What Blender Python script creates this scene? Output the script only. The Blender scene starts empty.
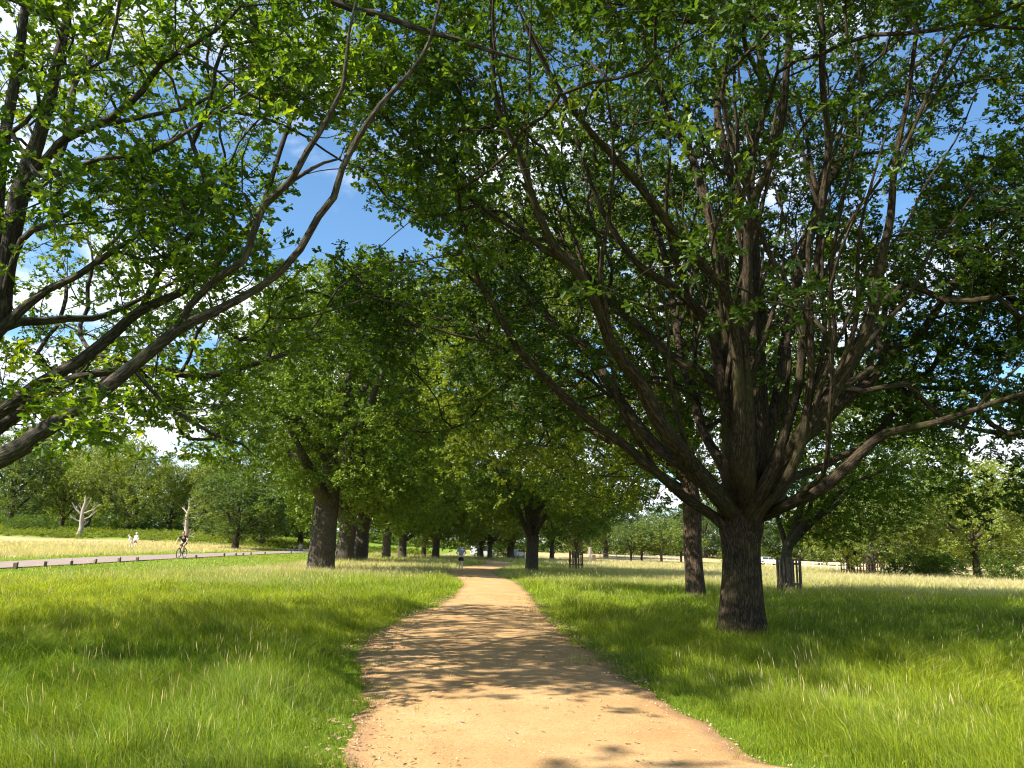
import bpy, math, random
import numpy as np
from mathutils import Vector, Matrix
rng = np.random.default_rng(7)
random.seed(7)
SC = bpy.context.scene
COL = SC.collection
# ------------------------------------------------------------------ camera
F_PX = 745.0
PITCH = math.atan((548-384)/F_PX); ROLL = math.radians(1.75); EYE = np.array([0., 0., 1.62])
_f = np.array([0, math.cos(PITCH), math.sin(PITCH)]); _u0 = np.array([0, -math.sin(PITCH), math.cos(PITCH)]); _r0 = np.array([1., 0, 0])
CR = _r0*math.cos(ROLL)+_u0*math.sin(ROLL); CU = _u0*math.cos(ROLL)-_r0*math.sin(ROLL)
def ray(px, py):
    return _f + CR*((px-512)/F_PX) - CU*((py-384)/F_PX)
def P3(px, py, Y):
    d = ray(px, py); return EYE + d*(Y/d[1])
cd = bpy.data.cameras.new('camera'); cam = bpy.data.objects.new('camera', cd); COL.objects.link(cam)
cd.sensor_width = 36; cd.lens = F_PX/1024*36; cd.clip_end = 4000; cd.clip_start = .05
cam.matrix_world = Matrix(((CR[0], CU[0], -_f[0], EYE[0]), (CR[1], CU[1], -_f[1], EYE[1]), (CR[2], CU[2], -_f[2], EYE[2]), (0, 0, 0, 1)))
SC.camera = cam
# ------------------------------------------------------------------ numpy noise
def _hash(i, j, k, s):
    n = (i*374761393 + j*668265263 + k*2147483647 + s*1274126177) & 0x7fffffff
    n = (n ^ (n >> 13)) * 1274126177 & 0x7fffffff
    n = (n ^ (n >> 16)) & 0xffff
    return n/65535.0
def vnoise(P, s=0):
    P = np.asarray(P, float); 
    if P.shape[-1] == 2: P = np.concatenate([P, np.zeros(P.shape[:-1]+(1,))], -1)
    I = np.floor(P).astype(np.int64); f = P-I; f = f*f*(3-2*f)
    out = 0
    for a in (0, 1):
        for b in (0, 1):
            for c in (0, 1):
                w = (f[..., 0] if a else 1-f[..., 0])*(f[..., 1] if b else 1-f[..., 1])*(f[..., 2] if c else 1-f[..., 2])
                out = out + w*_hash(I[..., 0]+a, I[..., 1]+b, I[..., 2]+c, s)
    return out
def fbm(P, s=0, o=3):
    P = np.asarray(P, float); v = 0; a = .5; t = 0
    for i in range(o):
        v = v+a*vnoise(P*(2**i)+i*17.3, s+i); t += a; a *= .5
    return v/t
def sstep(a, b, x):
    t = np.clip((x-a)/(b-a), 0, 1); return t*t*(3-2*t)
# ------------------------------------------------------------------ terrain
def gz(x, y):
    x = np.asarray(x, float); y = np.asarray(y, float)
    z = .28*sstep(-10, -24, x)*sstep(30, 50, y)
    z = z + 1.9*sstep(98, 135, y)*sstep(-22, -55, x)
    z = z + 4.0*sstep(135, 330, y)
    z = z + .05*(vnoise(np.stack([x*.16, y*.16], -1), 3)-.5)*sstep(.5, 5, np.abs(x))
    return z
def ground_at(px, py):
    d = ray(px, py); t = 5.0
    for it in range(4000):
        p = EYE+d*t
        if p[2] <= gz(p[0], p[1]): break
        t += .02+.002*t
    return p
def base_at(px, Y):
    p = P3(px, 548+.0306*(px-512), Y); return np.array([p[0], Y, float(gz(p[0], Y))])
# ------------------------------------------------------------------ mesh helpers
def mesh_np(name, V, Fc, mats, smooth=False, mi=None, attrs=None):
    me = bpy.data.meshes.new(name); V = np.asarray(V, np.float32); Fc = np.asarray(Fc, np.int32); k = Fc.shape[1]; n = len(Fc)
    me.vertices.add(len(V)); me.vertices.foreach_set('co', V.ravel())
    me.loops.add(n*k); me.loops.foreach_set('vertex_index', Fc.ravel())
    me.polygons.add(n); me.polygons.foreach_set('loop_start', np.arange(0, n*k, k, dtype=np.int32))
    for m in (mats if isinstance(mats, (list, tuple)) else [mats]): me.materials.append(m)
    if mi is not None: me.polygons.foreach_set('material_index', np.asarray(mi, np.int32))
    me.polygons.foreach_set('use_smooth', np.full(n, bool(smooth)))
    if attrs:
        for an, av in attrs.items():
            av = np.asarray(av, np.float32)
            if av.ndim == 1: a = me.attributes.new(an, 'FLOAT', 'POINT'); a.data.foreach_set('value', av)
            else: a = me.attributes.new(an, 'FLOAT_VECTOR', 'POINT'); a.data.foreach_set('vector', av.ravel())
    me.update(calc_edges=True); return me
def link(name, me, parent=None):
    o = bpy.data.objects.new(name, me); COL.objects.link(o)
    if parent is not None: o.parent = parent
    return o
def tag(o, label=None, cat=None, group=None, kind=None):
    if label: o['label'] = label
    if cat: o['category'] = cat
    if group: o['group'] = group
    if kind: o['kind'] = kind
    return o
def empty(name, loc=(0, 0, 0), rz=0, label=None, cat=None, group=None, s=1):
    o = bpy.data.objects.new(name, None); COL.objects.link(o); o.location = loc; o.rotation_euler = (0, 0, rz); o.scale = (s, s, s)
    o.empty_display_size = .2
    return tag(o, label, cat, group)
def copy_tree(o, loc, rz, s, label, group, parent=None):
    c = o.copy(); COL.objects.link(c)
    if parent is None:
        c.location = loc; c.rotation_euler = (0, 0, rz); c.scale = s; c['label'] = label
        if group: c['group'] = group
        elif 'group' in c: del c['group']
    else:
        c.parent = parent
    for ch in o.children: copy_tree(ch, None, 0, 1, None, None, c)
    return c
class MB:
    """collects simple shapes into ONE mesh of polygons"""
    def __init__(s): s.v = []; s.f = []; s.m = []
    def add(s, V, Fc, m=0):
        o = len(s.v); s.v += [tuple(map(float, p)) for p in V]; s.f += [tuple(i+o for i in f) for f in Fc]; s.m += [m]*len(Fc)
    def box(s, c, d, rz=0, m=0, taper=1.0, tilt=(0, 0)):
        V = []; cr, sr = math.cos(rz), math.sin(rz)
        for k in (0, 1):
            t = 1 if k == 0 else taper
            for a, b in ((-1, -1), (1, -1), (1, 1), (-1, 1)):
                x, y = a*d[0]/2*t+tilt[0]*k, b*d[1]/2*t+tilt[1]*k
                V.append((c[0]+x*cr-y*sr, c[1]+x*sr+y*cr, c[2]+(k-.5)*d[2]))
        s.add(V, [(0, 3, 2, 1), (4, 5, 6, 7), (0, 1, 5, 4), (1, 2, 6, 5), (2, 3, 7, 6), (3, 0, 4, 7)], m)
    def tube(s, P, R, n=8, m=0):
        P = np.asarray(P, float); R = np.broadcast_to(np.asarray(R, float), (len(P),))
        V, Fc = tube_arr(P, R, n); s.add(V, [tuple(q) for q in Fc], m)
        o = len(s.v)-len(V); s.f += [tuple(o+i for i in range(n-1, -1, -1)), tuple(o+len(V)-n+i for i in range(n))]; s.m += [m, m]
    def torus(s, c, ax, R, r, n=28, k=6, m=0):
        ax = np.array(ax, float); ax /= np.linalg.norm(ax); a = np.cross(ax, (0, 0, 1.)); a /= np.linalg.norm(a); b = np.cross(ax, a); V = []; Fc = []
        for i in range(n):
            t = 2*math.pi*i/n; d = a*math.cos(t)+b*math.sin(t)
            for j in range(k):
                u = 2*math.pi*j/k; V.append(np.array(c)+d*(R+r*math.cos(u))+ax*r*math.sin(u))
        for i in range(n):
            for j in range(k): Fc.append((i*k+j, ((i+1) % n)*k+j, ((i+1) % n)*k+(j+1) % k, i*k+(j+1) % k))
        s.add(V, Fc, m)
    def build(s, name, mats, parent=None, smooth=False, bevel=0):
        me = bpy.data.meshes.new(name); me.from_pydata(s.v, [], s.f)
        for q in (mats if isinstance(mats, (list, tuple)) else [mats]): me.materials.append(q)
        me.polygons.foreach_set('material_index', s.m)
        me.polygons.foreach_set('use_smooth', [smooth]*len(s.f)); a = me.attributes.new('bk', 'FLOAT_VECTOR', 'POINT'); a.data.foreach_set('vector', np.array(s.v, np.float32).ravel()); me.update()
        o = link(name, me, parent)
        if bevel:
            b = o.modifiers.new('b', 'BEVEL'); b.width = bevel; b.segments = 2
        return o
def frames(P):
    T = np.gradient(P, axis=0); T /= np.linalg.norm(T, axis=1, keepdims=True)+1e-9
    a = np.array([1., 0, 0]) if abs(T[0][0]) < .8 else np.array([0, 1., 0])
    A = np.zeros_like(P)
    for i in range(len(P)):
        a = a-T[i]*a.dot(T[i]); a /= np.linalg.norm(a)+1e-9; A[i] = a
    return T, A, np.cross(T, A)
def tube_arr(P, R, n):
    T, A, B = frames(P); th = np.arange(n)*2*math.pi/n
    V = P[:, None, :]+R[:, None, None]*(np.cos(th)[None, :, None]*A[:, None, :]+np.sin(th)[None, :, None]*B[:, None, :])
    k = np.arange(len(P)-1)[:, None]*n; j = np.arange(n)[None, :]; j2 = (j+1) % n
    Fc = np.stack([k+j, k+j2, k+n+j2, k+n+j], -1).reshape(-1, 4)
    return V.reshape(-1, 3), Fc
def catmull(P, step):
    P = np.asarray(P, float); Q = np.vstack([2*P[0]-P[1], P, 2*P[-1]-P[-2]]); out = []
    for i in range(1, len(Q)-2):
        L = np.linalg.norm(Q[i+1, :3]-Q[i, :3]); n = max(1, int(round(L/step)))
        for k in range(n):
            t = k/n; out.append(.5*((2*Q[i])+(-Q[i-1]+Q[i+1])*t+(2*Q[i-1]-5*Q[i]+4*Q[i+1]-Q[i+2])*t*t+(-Q[i-1]+3*Q[i]-3*Q[i+1]+Q[i+2])*t**3))
    out.append(Q[-2]); return np.array(out)
# ------------------------------------------------------------------ materials
def mat(name):
    m = bpy.data.materials.new(name); m.use_nodes = True; n = m.node_tree.nodes; l = m.node_tree.links; n.clear()
    out = n.new('ShaderNodeOutputMaterial'); return m, n, l, out
def ramp(n, stops):
    r = n.new('ShaderNodeValToRGB'); e = r.color_ramp.elements
    while len(e) < len(stops): e.new(.5)
    for i, (p, c) in enumerate(stops): e[i].position = p; e[i].color = (*c, 1)
    return r
def simple(name, col, rough=.7, metal=0, noise=.12, scale=20, bump=0):
    m, n, l, out = mat(name); b = n.new('ShaderNodeBsdfPrincipled'); b.inputs['Roughness'].default_value = rough; b.inputs['Metallic'].default_value = metal
    t = n.new('ShaderNodeTexNoise'); t.inputs['Scale'].default_value = scale; t.inputs['Detail'].default_value = 5
    tc = n.new('ShaderNodeTexCoord'); l.new(tc.outputs['Object'], t.inputs['Vector'])
    r = ramp(n, [(.3, tuple(c*(1-noise) for c in col)), (.7, tuple(min(1, c*(1+noise)) for c in col))])
    l.new(t.outputs['Fac'], r.inputs[0]); l.new(r.outputs[0], b.inputs['Base Color'])
    if bump:
        bm = n.new('ShaderNodeBump'); bm.inputs['Strength'].default_value = bump; bm.inputs['Distance'].default_value = .01; l.new(t.outputs['Fac'], bm.inputs['Height']); l.new(bm.outputs[0], b.inputs['Normal'])
    l.new(b.outputs[0], out.inputs[0]); return m
def bark(name, c1, c2, moss=(.09, .10, .03), mossamt=.5, scale=1.0, bstr=.8):
    m, n, l, out = mat(name); b = n.new('ShaderNodeBsdfPrincipled'); b.inputs['Roughness'].default_value = .9; b.inputs['Specular IOR Level'].default_value = .2
    g = n.new('ShaderNodeAttribute'); g.attribute_name = 'bk'; mp = n.new('ShaderNodeMapping'); mp.inputs['Scale'].default_value = (1, 1, .16); l.new(g.outputs['Vector'], mp.inputs[0])
    def nz(sc, det, ro, src):
        t = n.new('ShaderNodeTexNoise'); t.inputs['Scale'].default_value = sc*scale; t.inputs['Detail'].default_value = det; t.inputs['Roughness'].default_value = ro; l.new(src, t.inputs['Vector']); return t
    n1 = nz(26, 6, .62, mp.outputs[0]); n3 = nz(45, 8, .7, g.outputs['Vector'])
    rd = n.new('ShaderNodeMath'); rd.operation = 'SUBTRACT'; rd.inputs[1].default_value = .5; l.new(n1.outputs['Fac'], rd.inputs[0]); ab = n.new('ShaderNodeMath'); ab.operation = 'ABSOLUTE'; l.new(rd.outputs[0], ab.inputs[0])
    r0 = n.new('ShaderNodeMapRange'); r0.inputs[1].default_value = 0; r0.inputs[2].default_value = .16; l.new(ab.outputs[0], r0.inputs[0])
    ad = n.new('ShaderNodeMath'); ad.operation = 'MULTIPLY_ADD'; ad.inputs[1].default_value = .55; l.new(n3.outputs['Fac'], ad.inputs[0]); l.new(r0.outputs[0], ad.inputs[2])
    r = ramp(n, [(.3, c1), (1.25/1.25, c2)]); l.new(ad.outputs[0], r.inputs[0])
    gp = n.new('ShaderNodeNewGeometry'); n2 = nz(1.3/scale, 6, .6, gp.outputs['Position'])
    r2 = n.new('ShaderNodeMapRange'); r2.inputs[1].default_value = .48; r2.inputs[2].default_value = .72; r2.inputs[4].default_value = mossamt; l.new(n2.outputs['Fac'], r2.inputs[0])
    mc = n.new('ShaderNodeMix'); mc.data_type = 'RGBA'; l.new(r2.outputs[0], mc.inputs[0]); l.new(r.outputs[0], mc.inputs[6]); mc.inputs[7].default_value = (*moss, 1)
    l.new(mc.outputs[2], b.inputs['Base Color'])
    bm = n.new('ShaderNodeBump'); bm.inputs['Strength'].default_value = bstr; bm.inputs['Distance'].default_value = .02; l.new(ad.outputs[0], bm.inputs['Height']); l.new(bm.outputs[0], b.inputs['Normal'])
    l.new(b.outputs[0], out.inputs[0]); return m
def leafmat(name, lo, hi, trans=.42, yellow=(.20, .24, .02), spec=.03, objvar=.0):
    m, n, l, out = mat(name)
    at = n.new('ShaderNodeAttribute'); at.attribute_name = 'tint'
    r = ramp(n, [(0, lo), (.75, hi), (1, yellow)])
    if objvar:
        oi = n.new('ShaderNodeObjectInfo'); ma = n.new('ShaderNodeMath'); ma.operation = 'MULTIPLY_ADD'; ma.inputs[1].default_value = objvar; l.new(oi.outputs['Random'], ma.inputs[0])
        l.new(at.outputs['Fac'], ma.inputs[2]); sb = n.new('ShaderNodeMath'); sb.operation = 'SUBTRACT'; sb.inputs[1].default_value = objvar/2; l.new(ma.outputs[0], sb.inputs[0]); l.new(sb.outputs[0], r.inputs[0])
    else: l.new(at.outputs['Fac'], r.inputs[0])
    d = n.new('ShaderNodeBsdfDiffuse'); l.new(r.outputs[0], d.inputs[0])
    t = n.new('ShaderNodeBsdfTranslucent'); g = n.new('ShaderNodeMix'); g.data_type = 'RGBA'; g.blend_type = 'MULTIPLY'; g.inputs[0].default_value = 1
    l.new(r.outputs[0], g.inputs[6]); g.inputs[7].default_value = (1.9, 1.75, .8, 1); g.clamp_result = False; l.new(g.outputs[2], t.inputs[0])
    mx = n.new('ShaderNodeMixShader'); mx.inputs[0].default_value = trans; l.new(d.outputs[0], mx.inputs[1]); l.new(t.outputs[0], mx.inputs[2])
    gl = n.new('ShaderNodeBsdfGlossy'); gl.inputs['Roughness'].default_value = .5; gl.inputs[0].default_value = (.9, .95, .85, 1)
    m2 = n.new('ShaderNodeMixShader'); m2.inputs[0].default_value = spec; l.new(mx.outputs[0], m2.inputs[1]); l.new(gl.outputs[0], m2.inputs[2])
    l.new(m2.outputs[0], out.inputs[0]); return m
M_barkA = bark('oak_bark', (.016, .012, .008), (.098, .070, .043), moss=(.075, .075, .02), mossamt=.55, scale=1.0)
M_barkB = bark('grey_bark', (.028, .023, .018), (.13, .108, .085), mossamt=.3)
M_barkC = bark('red_brown_bark', (.03, .02, .015), (.145, .10, .07), mossamt=.1, scale=.8)
M_dead = bark('bleached_wood', (.22, .18, .15), (.50, .43, .37), moss=(.4, .36, .3), mossamt=.3, bstr=.4)
M_leafA = leafmat('oak_leaf', (.028, .064, .007), (.070, .13, .012), trans=.42)
M_leafB = leafmat('bright_oak_leaf', (.045, .10, .008), (.14, .22, .012), trans=.56, yellow=(.27, .31, .02))
M_leafD = leafmat('deep_green_leaf', (.055, .105, .012), (.16, .23, .019), trans=.38)
M_leafY = leafmat('yellow_green_leaf', (.08, .135, .012), (.19, .23, .02), trans=.42)
M_leafF = leafmat('far_leaf', (.055, .105, .028), (.20, .25, .05), trans=.30, objvar=.9)
# ------------------------------------------------------------------ leaves
def leaf_shape(near):
    if near:   # lobed oak leaf, folded along its midrib
        V = np.array([(0, 0, 0), (.36, .20, .05), (.50, .10, .02), (.78, .26, .06), (1, 0, -.05), (.36, -.20, .05), (.50, -.10, .02), (.78, -.26, .06)])
        Fc = np.array([(0, 2, 1), (0, 4, 2), (2, 4, 3), (0, 5, 6), (0, 6, 4), (6, 7, 4)])
    else:
        V = np.array([(0, 0, 0), (.55, .33, .08), (1, 0, -.05), (.5, -.33, .08)]); Fc = np.array([(0, 2, 1), (0, 3, 2)])
    return V, Fc
def rot_to(d, up):
    """matrices with x axis = d, z about up"""
    d = d/np.linalg.norm(d, axis=-1, keepdims=True); y = np.cross(up, d); y /= np.linalg.norm(y, axis=-1, keepdims=True)+1e-9; z = np.cross(d, y)
    return np.stack([d, y, z], -1)
def spray(r, near, n_tw, n_leaf, size, rad, flat=.5):
    V = []; Fc = []; T = []; MI = []; o = 0; LV, LF = leaf_shape(near)
    for i in range(n_tw):
        d = np.array([r.normal(.7, .7), r.normal(0, .9), r.normal(.15, .9)*flat]); d /= np.linalg.norm(d); L = rad*r.uniform(.45, 1)
        start = np.array([r.uniform(-.3, .1)*rad, 0, 0]); end = start+d*L+np.array([0, 0, -.08*L])
        if near:
            mid = (start+end)/2+r.normal(0, .03, 3); Pp = np.array([start, mid, end]); tv, tf = tube_arr(Pp, np.array([.004, .003, .0015]), 3)
            tf = np.vstack([tf[:, [0, 1, 2]], tf[:, [0, 2, 3]]]); V.append(tv); Fc.append(tf+o); o += len(tv); T.append(np.zeros(len(tv))); MI.append(np.ones(len(tf)))
        for k in range(n_leaf):
            t = r.uniform(.93, 1.) if k < n_leaf*.7 else r.uniform(.4, .95)
            p = start+(end-start)*t+r.normal(0, .02*rad if near else .04*rad, 3); ld = d*r.uniform(0, .9)+r.normal(0, .75, 3)*np.array([1, 1, .55])-np.array([0, 0, .15])
            up = np.array([0, 0, 1.])+r.normal(0, .5 if near else .65, 3); R = rot_to(ld, up); s = size*r.uniform(.65, 1.2)
            V.append(p+(LV*s)@R.T); Fc.append(LF+o); o += len(LV); T.append(np.full(len(LV), np.clip(r.normal(.4, .2), 0, 1))); MI.append(np.zeros(len(LF)))
    return np.vstack(V), np.vstack(Fc), np.concatenate(T), np.concatenate(MI)
def stamp(templates, P, D, S, tint, r):
    VV = []; FF = []; TT = []; MM = []; o = 0; idx = r.integers(0, len(templates), len(P))
    D = D*np.array([1, 1, .45])+r.normal(0, .25, D.shape); up = np.array([0, 0, 1.])+r.normal(0, .25, D.shape); R = rot_to(D, up)
    flip = np.where(r.random(len(P)) < .5, -1., 1.)
    for t, (V, Fc, T, MI) in enumerate(templates):
        m = np.nonzero(idx == t)[0]
        if not len(m): continue
        Rm = R[m].copy(); Rm[:, :, 1] *= flip[m][:, None]
        W = np.einsum('kij,nj->kni', Rm, V)*S[m][:, None, None]+P[m][:, None, :]
        VV.append(W.reshape(-1, 3)); n = len(V); FF.append((Fc[None]+(np.arange(len(m))*n)[:, None, None]).reshape(-1, 3)+o); o += n*len(m)
        TT.append(np.clip(T[None]+tint[m][:, None], 0, 1).ravel()); MM.append(np.tile(MI, len(m)))
    return np.vstack(VV), np.vstack(FF), np.concatenate(TT), np.concatenate(MM)
_r = np.random.default_rng(11)
SP_NEAR = [spray(_r, True, 6, 9, .118, .46) for _ in range(14)]
SP_MID = [spray(_r, False, 8, 11, .17, .85, .6) for _ in range(10)]
SP_FAR = [spray(_r, False, 8, 8, .36, 1.25, .7) for _ in range(8)]
# ------------------------------------------------------------------ tree skeleton
class Skel:
    def __init__(s, n=60000):
        s.P = np.zeros((n, 3)); s.D = np.zeros((n, 3)); s.par = np.full(n, -1); s.rm = np.zeros(n); s.lim = np.zeros(n, int); s.ok = np.zeros(n, bool); s.n = 0; s.tips = []
    def node(s, p, par, rm, lim, ok=True):
        i = s.n; s.P[i] = p; s.par[i] = par; s.rm[i] = rm; s.lim[i] = lim; s.ok[i] = ok
        if par >= 0:
            d = s.P[i]-s.P[par]; s.D[i] = d/(np.linalg.norm(d)+1e-9)
        else: s.D[i] = (0, 0, 1)
        s.n += 1; return i
    def line(s, pts, rad, par=-1, lim=0, step=.3, ok=True, wob=.015, ok_from=0):
        Q = catmull(np.hstack([np.asarray(pts, float), np.asarray(rad, float)[:, None]]), step); ids = []
        ph = rng.uniform(0, 50, 3)
        for k, q in enumerate(Q):
            if k == 0 and par >= 0: ids.append(par); continue
            p = q[:3]+wob*np.array([math.sin(k*.9+ph[0]), math.sin(k*.7+ph[1]), math.sin(k*1.1+ph[2])])*min(1, k/3)
            par = s.node(p, par, max(q[3], .006), lim, ok and k >= ok_from); ids.append(par)
        return ids
    def near(s, p):
        return int(np.argmin(((s.P[:s.n]-p)**2).sum(1)))
    def grow(s, targets, center, seg=.35, pw=.7):
        targets = targets[np.argsort(((targets-center)**2).sum(1))]
        for t in targets:
            n = s.n; v = t-s.P[:n]; L = np.linalg.norm(v, axis=1)+1e-6; c = (v*s.D[:n]).sum(1)/L
            cost = L*(1+pw*(1-c))+np.where(s.ok[:n], 0, 1e6)
            i = int(np.argmin(cost)); l = L[i]
            if l < .15: s.tips.append(i); continue
            u = v[i]/l; p0 = s.P[i].copy(); d0 = s.D[i]; out = (t-center)*np.array([1, 1, .3]); out /= np.linalg.norm(out)+1e-6
            a = .6*d0+.7*u; a /= np.linalg.norm(a); b = .8*u+.35*out+np.array([0, 0, .05]); b /= np.linalg.norm(b)
            c1 = p0+a*l*.35; c2 = t-b*l*.35; k = max(1, int(round(l/seg))); par = i
            jit = rng.normal(0, .035*l, 3) if l > .6 else np.zeros(3)
            for q in range(1, k+1):
                x = q/k; y = 1-x; p = y**3*p0+3*y*y*x*c1+3*y*x*x*c2+x**3*t+jit*math.sin(math.pi*x)+(rng.normal(0, .02, 3) if k > 2 else 0)
                par = s.node(p, par, 0, s.lim[i])
            s.tips.append(par)
    def radii(s, tip=.0055, pw=2.35):
        n = s.n; A = np.zeros(n); ch = [[] for _ in range(n)]
        for i in range(n):
            if s.par[i] >= 0: ch[s.par[i]].append(i)
        for i in range(n-1, -1, -1):
            if not ch[i]: A[i] = tip**pw
            if s.par[i] >= 0: A[s.par[i]] += A[i]
        r = A**(1/pw); rm = s.rm[:n]; s.r = np.where(rm > 0, np.maximum(rm, np.minimum(r, rm*1.6)), r); s.ch = ch
        # order safety: parents always come before children
        for i in range(n):
            if s.par[i] >= 0: s.r[i] = min(s.r[i], s.r[s.par[i]]*1.02)
        return s.r
    def chains(s):
        starts = [i for i in range(s.n) if s.par[i] < 0]; out = []; stack = [(i, None) for i in starts]
        while stack:
            i, p = stack.pop(); c = [] if p is None else [p]; c.append(i)
            while s.ch[c[-1]]:
                k = sorted(s.ch[c[-1]], key=lambda j: (s.lim[j] == s.lim[c[-1]], s.r[j]), reverse=True)
                nx = k[0]
                if s.lim[nx] != s.lim[c[-1]]:
                    for j in k: stack.append((j, c[-1]))
                    break
                for j in k[1:]: stack.append((j, c[-1]))
                c.append(nx)
            if len(c) > 1: out.append((c, p is not None))
        return out
    def wood(s, rmin=0.0, sides=(12, 7, 4)):
        """{limb id: (verts, quads)}"""
        res = {}
        for c, br in s.chains():
            R = s.r[c].copy(); P = s.P[c].copy()
            if br: R[0] = R[1] if len(R) > 1 else R[0]; R[0] = min(R[0]*1.15, s.r[c[0]])
            if R.max() < rmin: continue
            m = R.max(); n = sides[0] if m > .07 else sides[1] if m > .022 else sides[2]
            R[-1] *= .35
            V, Fc = tube_arr(P, R, n); L = s.lim[c[-1]]; a = res.setdefault(L, [[], [], 0, []]); a[0].append(V); a[1].append(Fc+a[2]); a[2] += len(V)
            th = np.arange(n)*2*math.pi/n; h = np.concatenate([[0], np.cumsum(np.linalg.norm(np.diff(P, axis=0), axis=1))])+rng.uniform(0, 40)
            bk = np.stack([np.cos(th)[None]*R[:, None], np.sin(th)[None]*R[:, None], np.broadcast_to(h[:, None], (len(P), n))], -1); a[3].append(bk.reshape(-1, 3))
        return {k: (np.vstack(a[0]), np.vstack(a[1]), {'bk': np.vstack(a[3])}) for k, a in res.items()}
def ell_targets(n, c, rad, zmin, hollow=.35, clump=.5, freq=.45, seed=0, floor=None):
    out = []; r = np.random.default_rng(seed+100); c = np.array(c); rad = np.array(rad)
    tot = 0
    while tot < n:
        q = r.uniform(-1, 1, (n*4, 3)); d = np.linalg.norm(q*(1+.0*q), axis=1)
        p = c+q*rad
        edge = .80+.42*(fbm(p*freq*.7, seed+5)-.5)*2*.6
        k = (d < edge) & (d > hollow*r.random(len(d))**.5*1.2) & (p[:, 2] > zmin+ (0 if floor is None else 0)) & (fbm(p*freq, seed, 3) > clump*.95+r.uniform(-.08, .08, len(d)))
        out.append(p[k]); tot += k.sum()
    return np.vstack(out)[:n]
def in_gap(P, gaps):
    """true where a point lies in an opening of the crown (opening = cone seen from the path)"""
    v = P-EYE; den = v@_f; x = 512+F_PX*(v@CR)/den; y = 384-F_PX*(v@CU)/den; k = np.zeros(len(P), bool)
    for gx, gy, rx, ry in gaps: k |= (den > 0) & (((x-gx)/rx)**2+((y-gy)/ry)**2 < 1)
    return k
def spaced(T, d):
    """thin targets to keep a spacing"""
    cells = {}; keep = []
    for i, p in enumerate(T):
        k = tuple(np.floor(p/d).astype(int))
        if k in cells: continue
        cells[k] = 1; keep.append(i)
    return T[keep]
def trunk_mesh(name, pts, rad, mt, parent, sides=72, step=.05, amp=.03, flare=.35, seed=0, nf=17):
    """a trunk of real furrowed bark; pts from base up"""
    Q = catmull(np.hstack([np.asarray(pts, float), np.asarray(rad, float)[:, None]]), step); P = Q[:, :3]; R = Q[:, 3]
    T, A, B = frames(P); th = np.arange(sides)*2*math.pi/sides; n = len(P)
    h = np.concatenate([[0], np.cumsum(np.linalg.norm(np.diff(P, axis=0), axis=1))])
    TH = np.broadcast_to(th, (n, sides)); H = np.broadcast_to(h[:, None], (n, sides))
    cs = np.stack([np.cos(TH)*1.0, np.sin(TH)*1.0, H*.7], -1)
    w = fbm(cs*1.7, seed, 3); fur = np.abs(np.sin(TH*nf/2+w*9+seed))**.6; lump = fbm(cs*.9+7, seed+4, 3)-.5
    butt = np.maximum(0, np.cos(TH*5+seed+w*2))*flare*np.exp(-H/.28)
    k = R[:, None]*(1+lump*.16+butt*.6+flare*.35*np.exp(-H/.35))+amp*(fur-.6)+.012*(fbm(cs*8, seed+9, 2)-.5)
    V = P[:, None]+k[..., None]*(np.cos(TH)[..., None]*A[:, None]+np.sin(TH)[..., None]*B[:, None])
    a = np.arange(n-1)[:, None]*sides; j = np.arange(sides)[None]; j2 = (j+1) % sides; Fc = np.stack([a+j, a+j2, a+sides+j2, a+sides+j], -1).reshape(-1, 4)
    bk = np.stack([np.cos(TH)*R[:, None], np.sin(TH)*R[:, None], H], -1).reshape(-1, 3)
    return link(name, mesh_np(name, V.reshape(-1, 3), Fc, mt, True, None, {'bk': bk}), parent)
def finish_tree(sk, root, off, leafm, barkm, templates, ls, r, per_tip=1.0, extra=.15, rmin=0., names=None, sides=(12, 7, 4), tintf=.5, gaps=None, zfloor=None, tip=.0055):
    """build wood parts and the leafy crown. off = location of root"""
    sk.radii(tip); off = np.array(off)
    for L, (V, Fc, BK) in sorted(sk.wood(rmin, sides).items(), key=lambda q: q[0]):
        nm = 'trunk' if L == 0 else 'limb'; link(nm, mesh_np(nm, V-off, Fc, barkm, True, None, BK), root)
    tips = np.array(sk.tips); small = np.nonzero((sk.r[:sk.n] < .014) & (r.random(sk.n) < extra))[0]
    ids = np.concatenate([tips[r.random(len(tips)) < per_tip], small]); P = sk.P[ids]; D = sk.D[ids]
    if gaps:
        k = ~in_gap(P, gaps); ids, P, D = ids[k], P[k], D[k]
    if zfloor is not None:
        k = P[:, 2] > zfloor; P, D = P[k], D[k]
    S = ls*r.uniform(.8, 1.2, len(P)); tint = (fbm(P*.5, 31, 2)-.5)*tintf*2+r.normal(0, .06, len(P))
    V, Fc, T, MI = stamp(templates, P, D, S, tint, r)
    link('crown', mesh_np('crown', V-off, Fc, [leafm, barkm], False, MI, {'tint': T}), root)
    return len(P)
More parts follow.
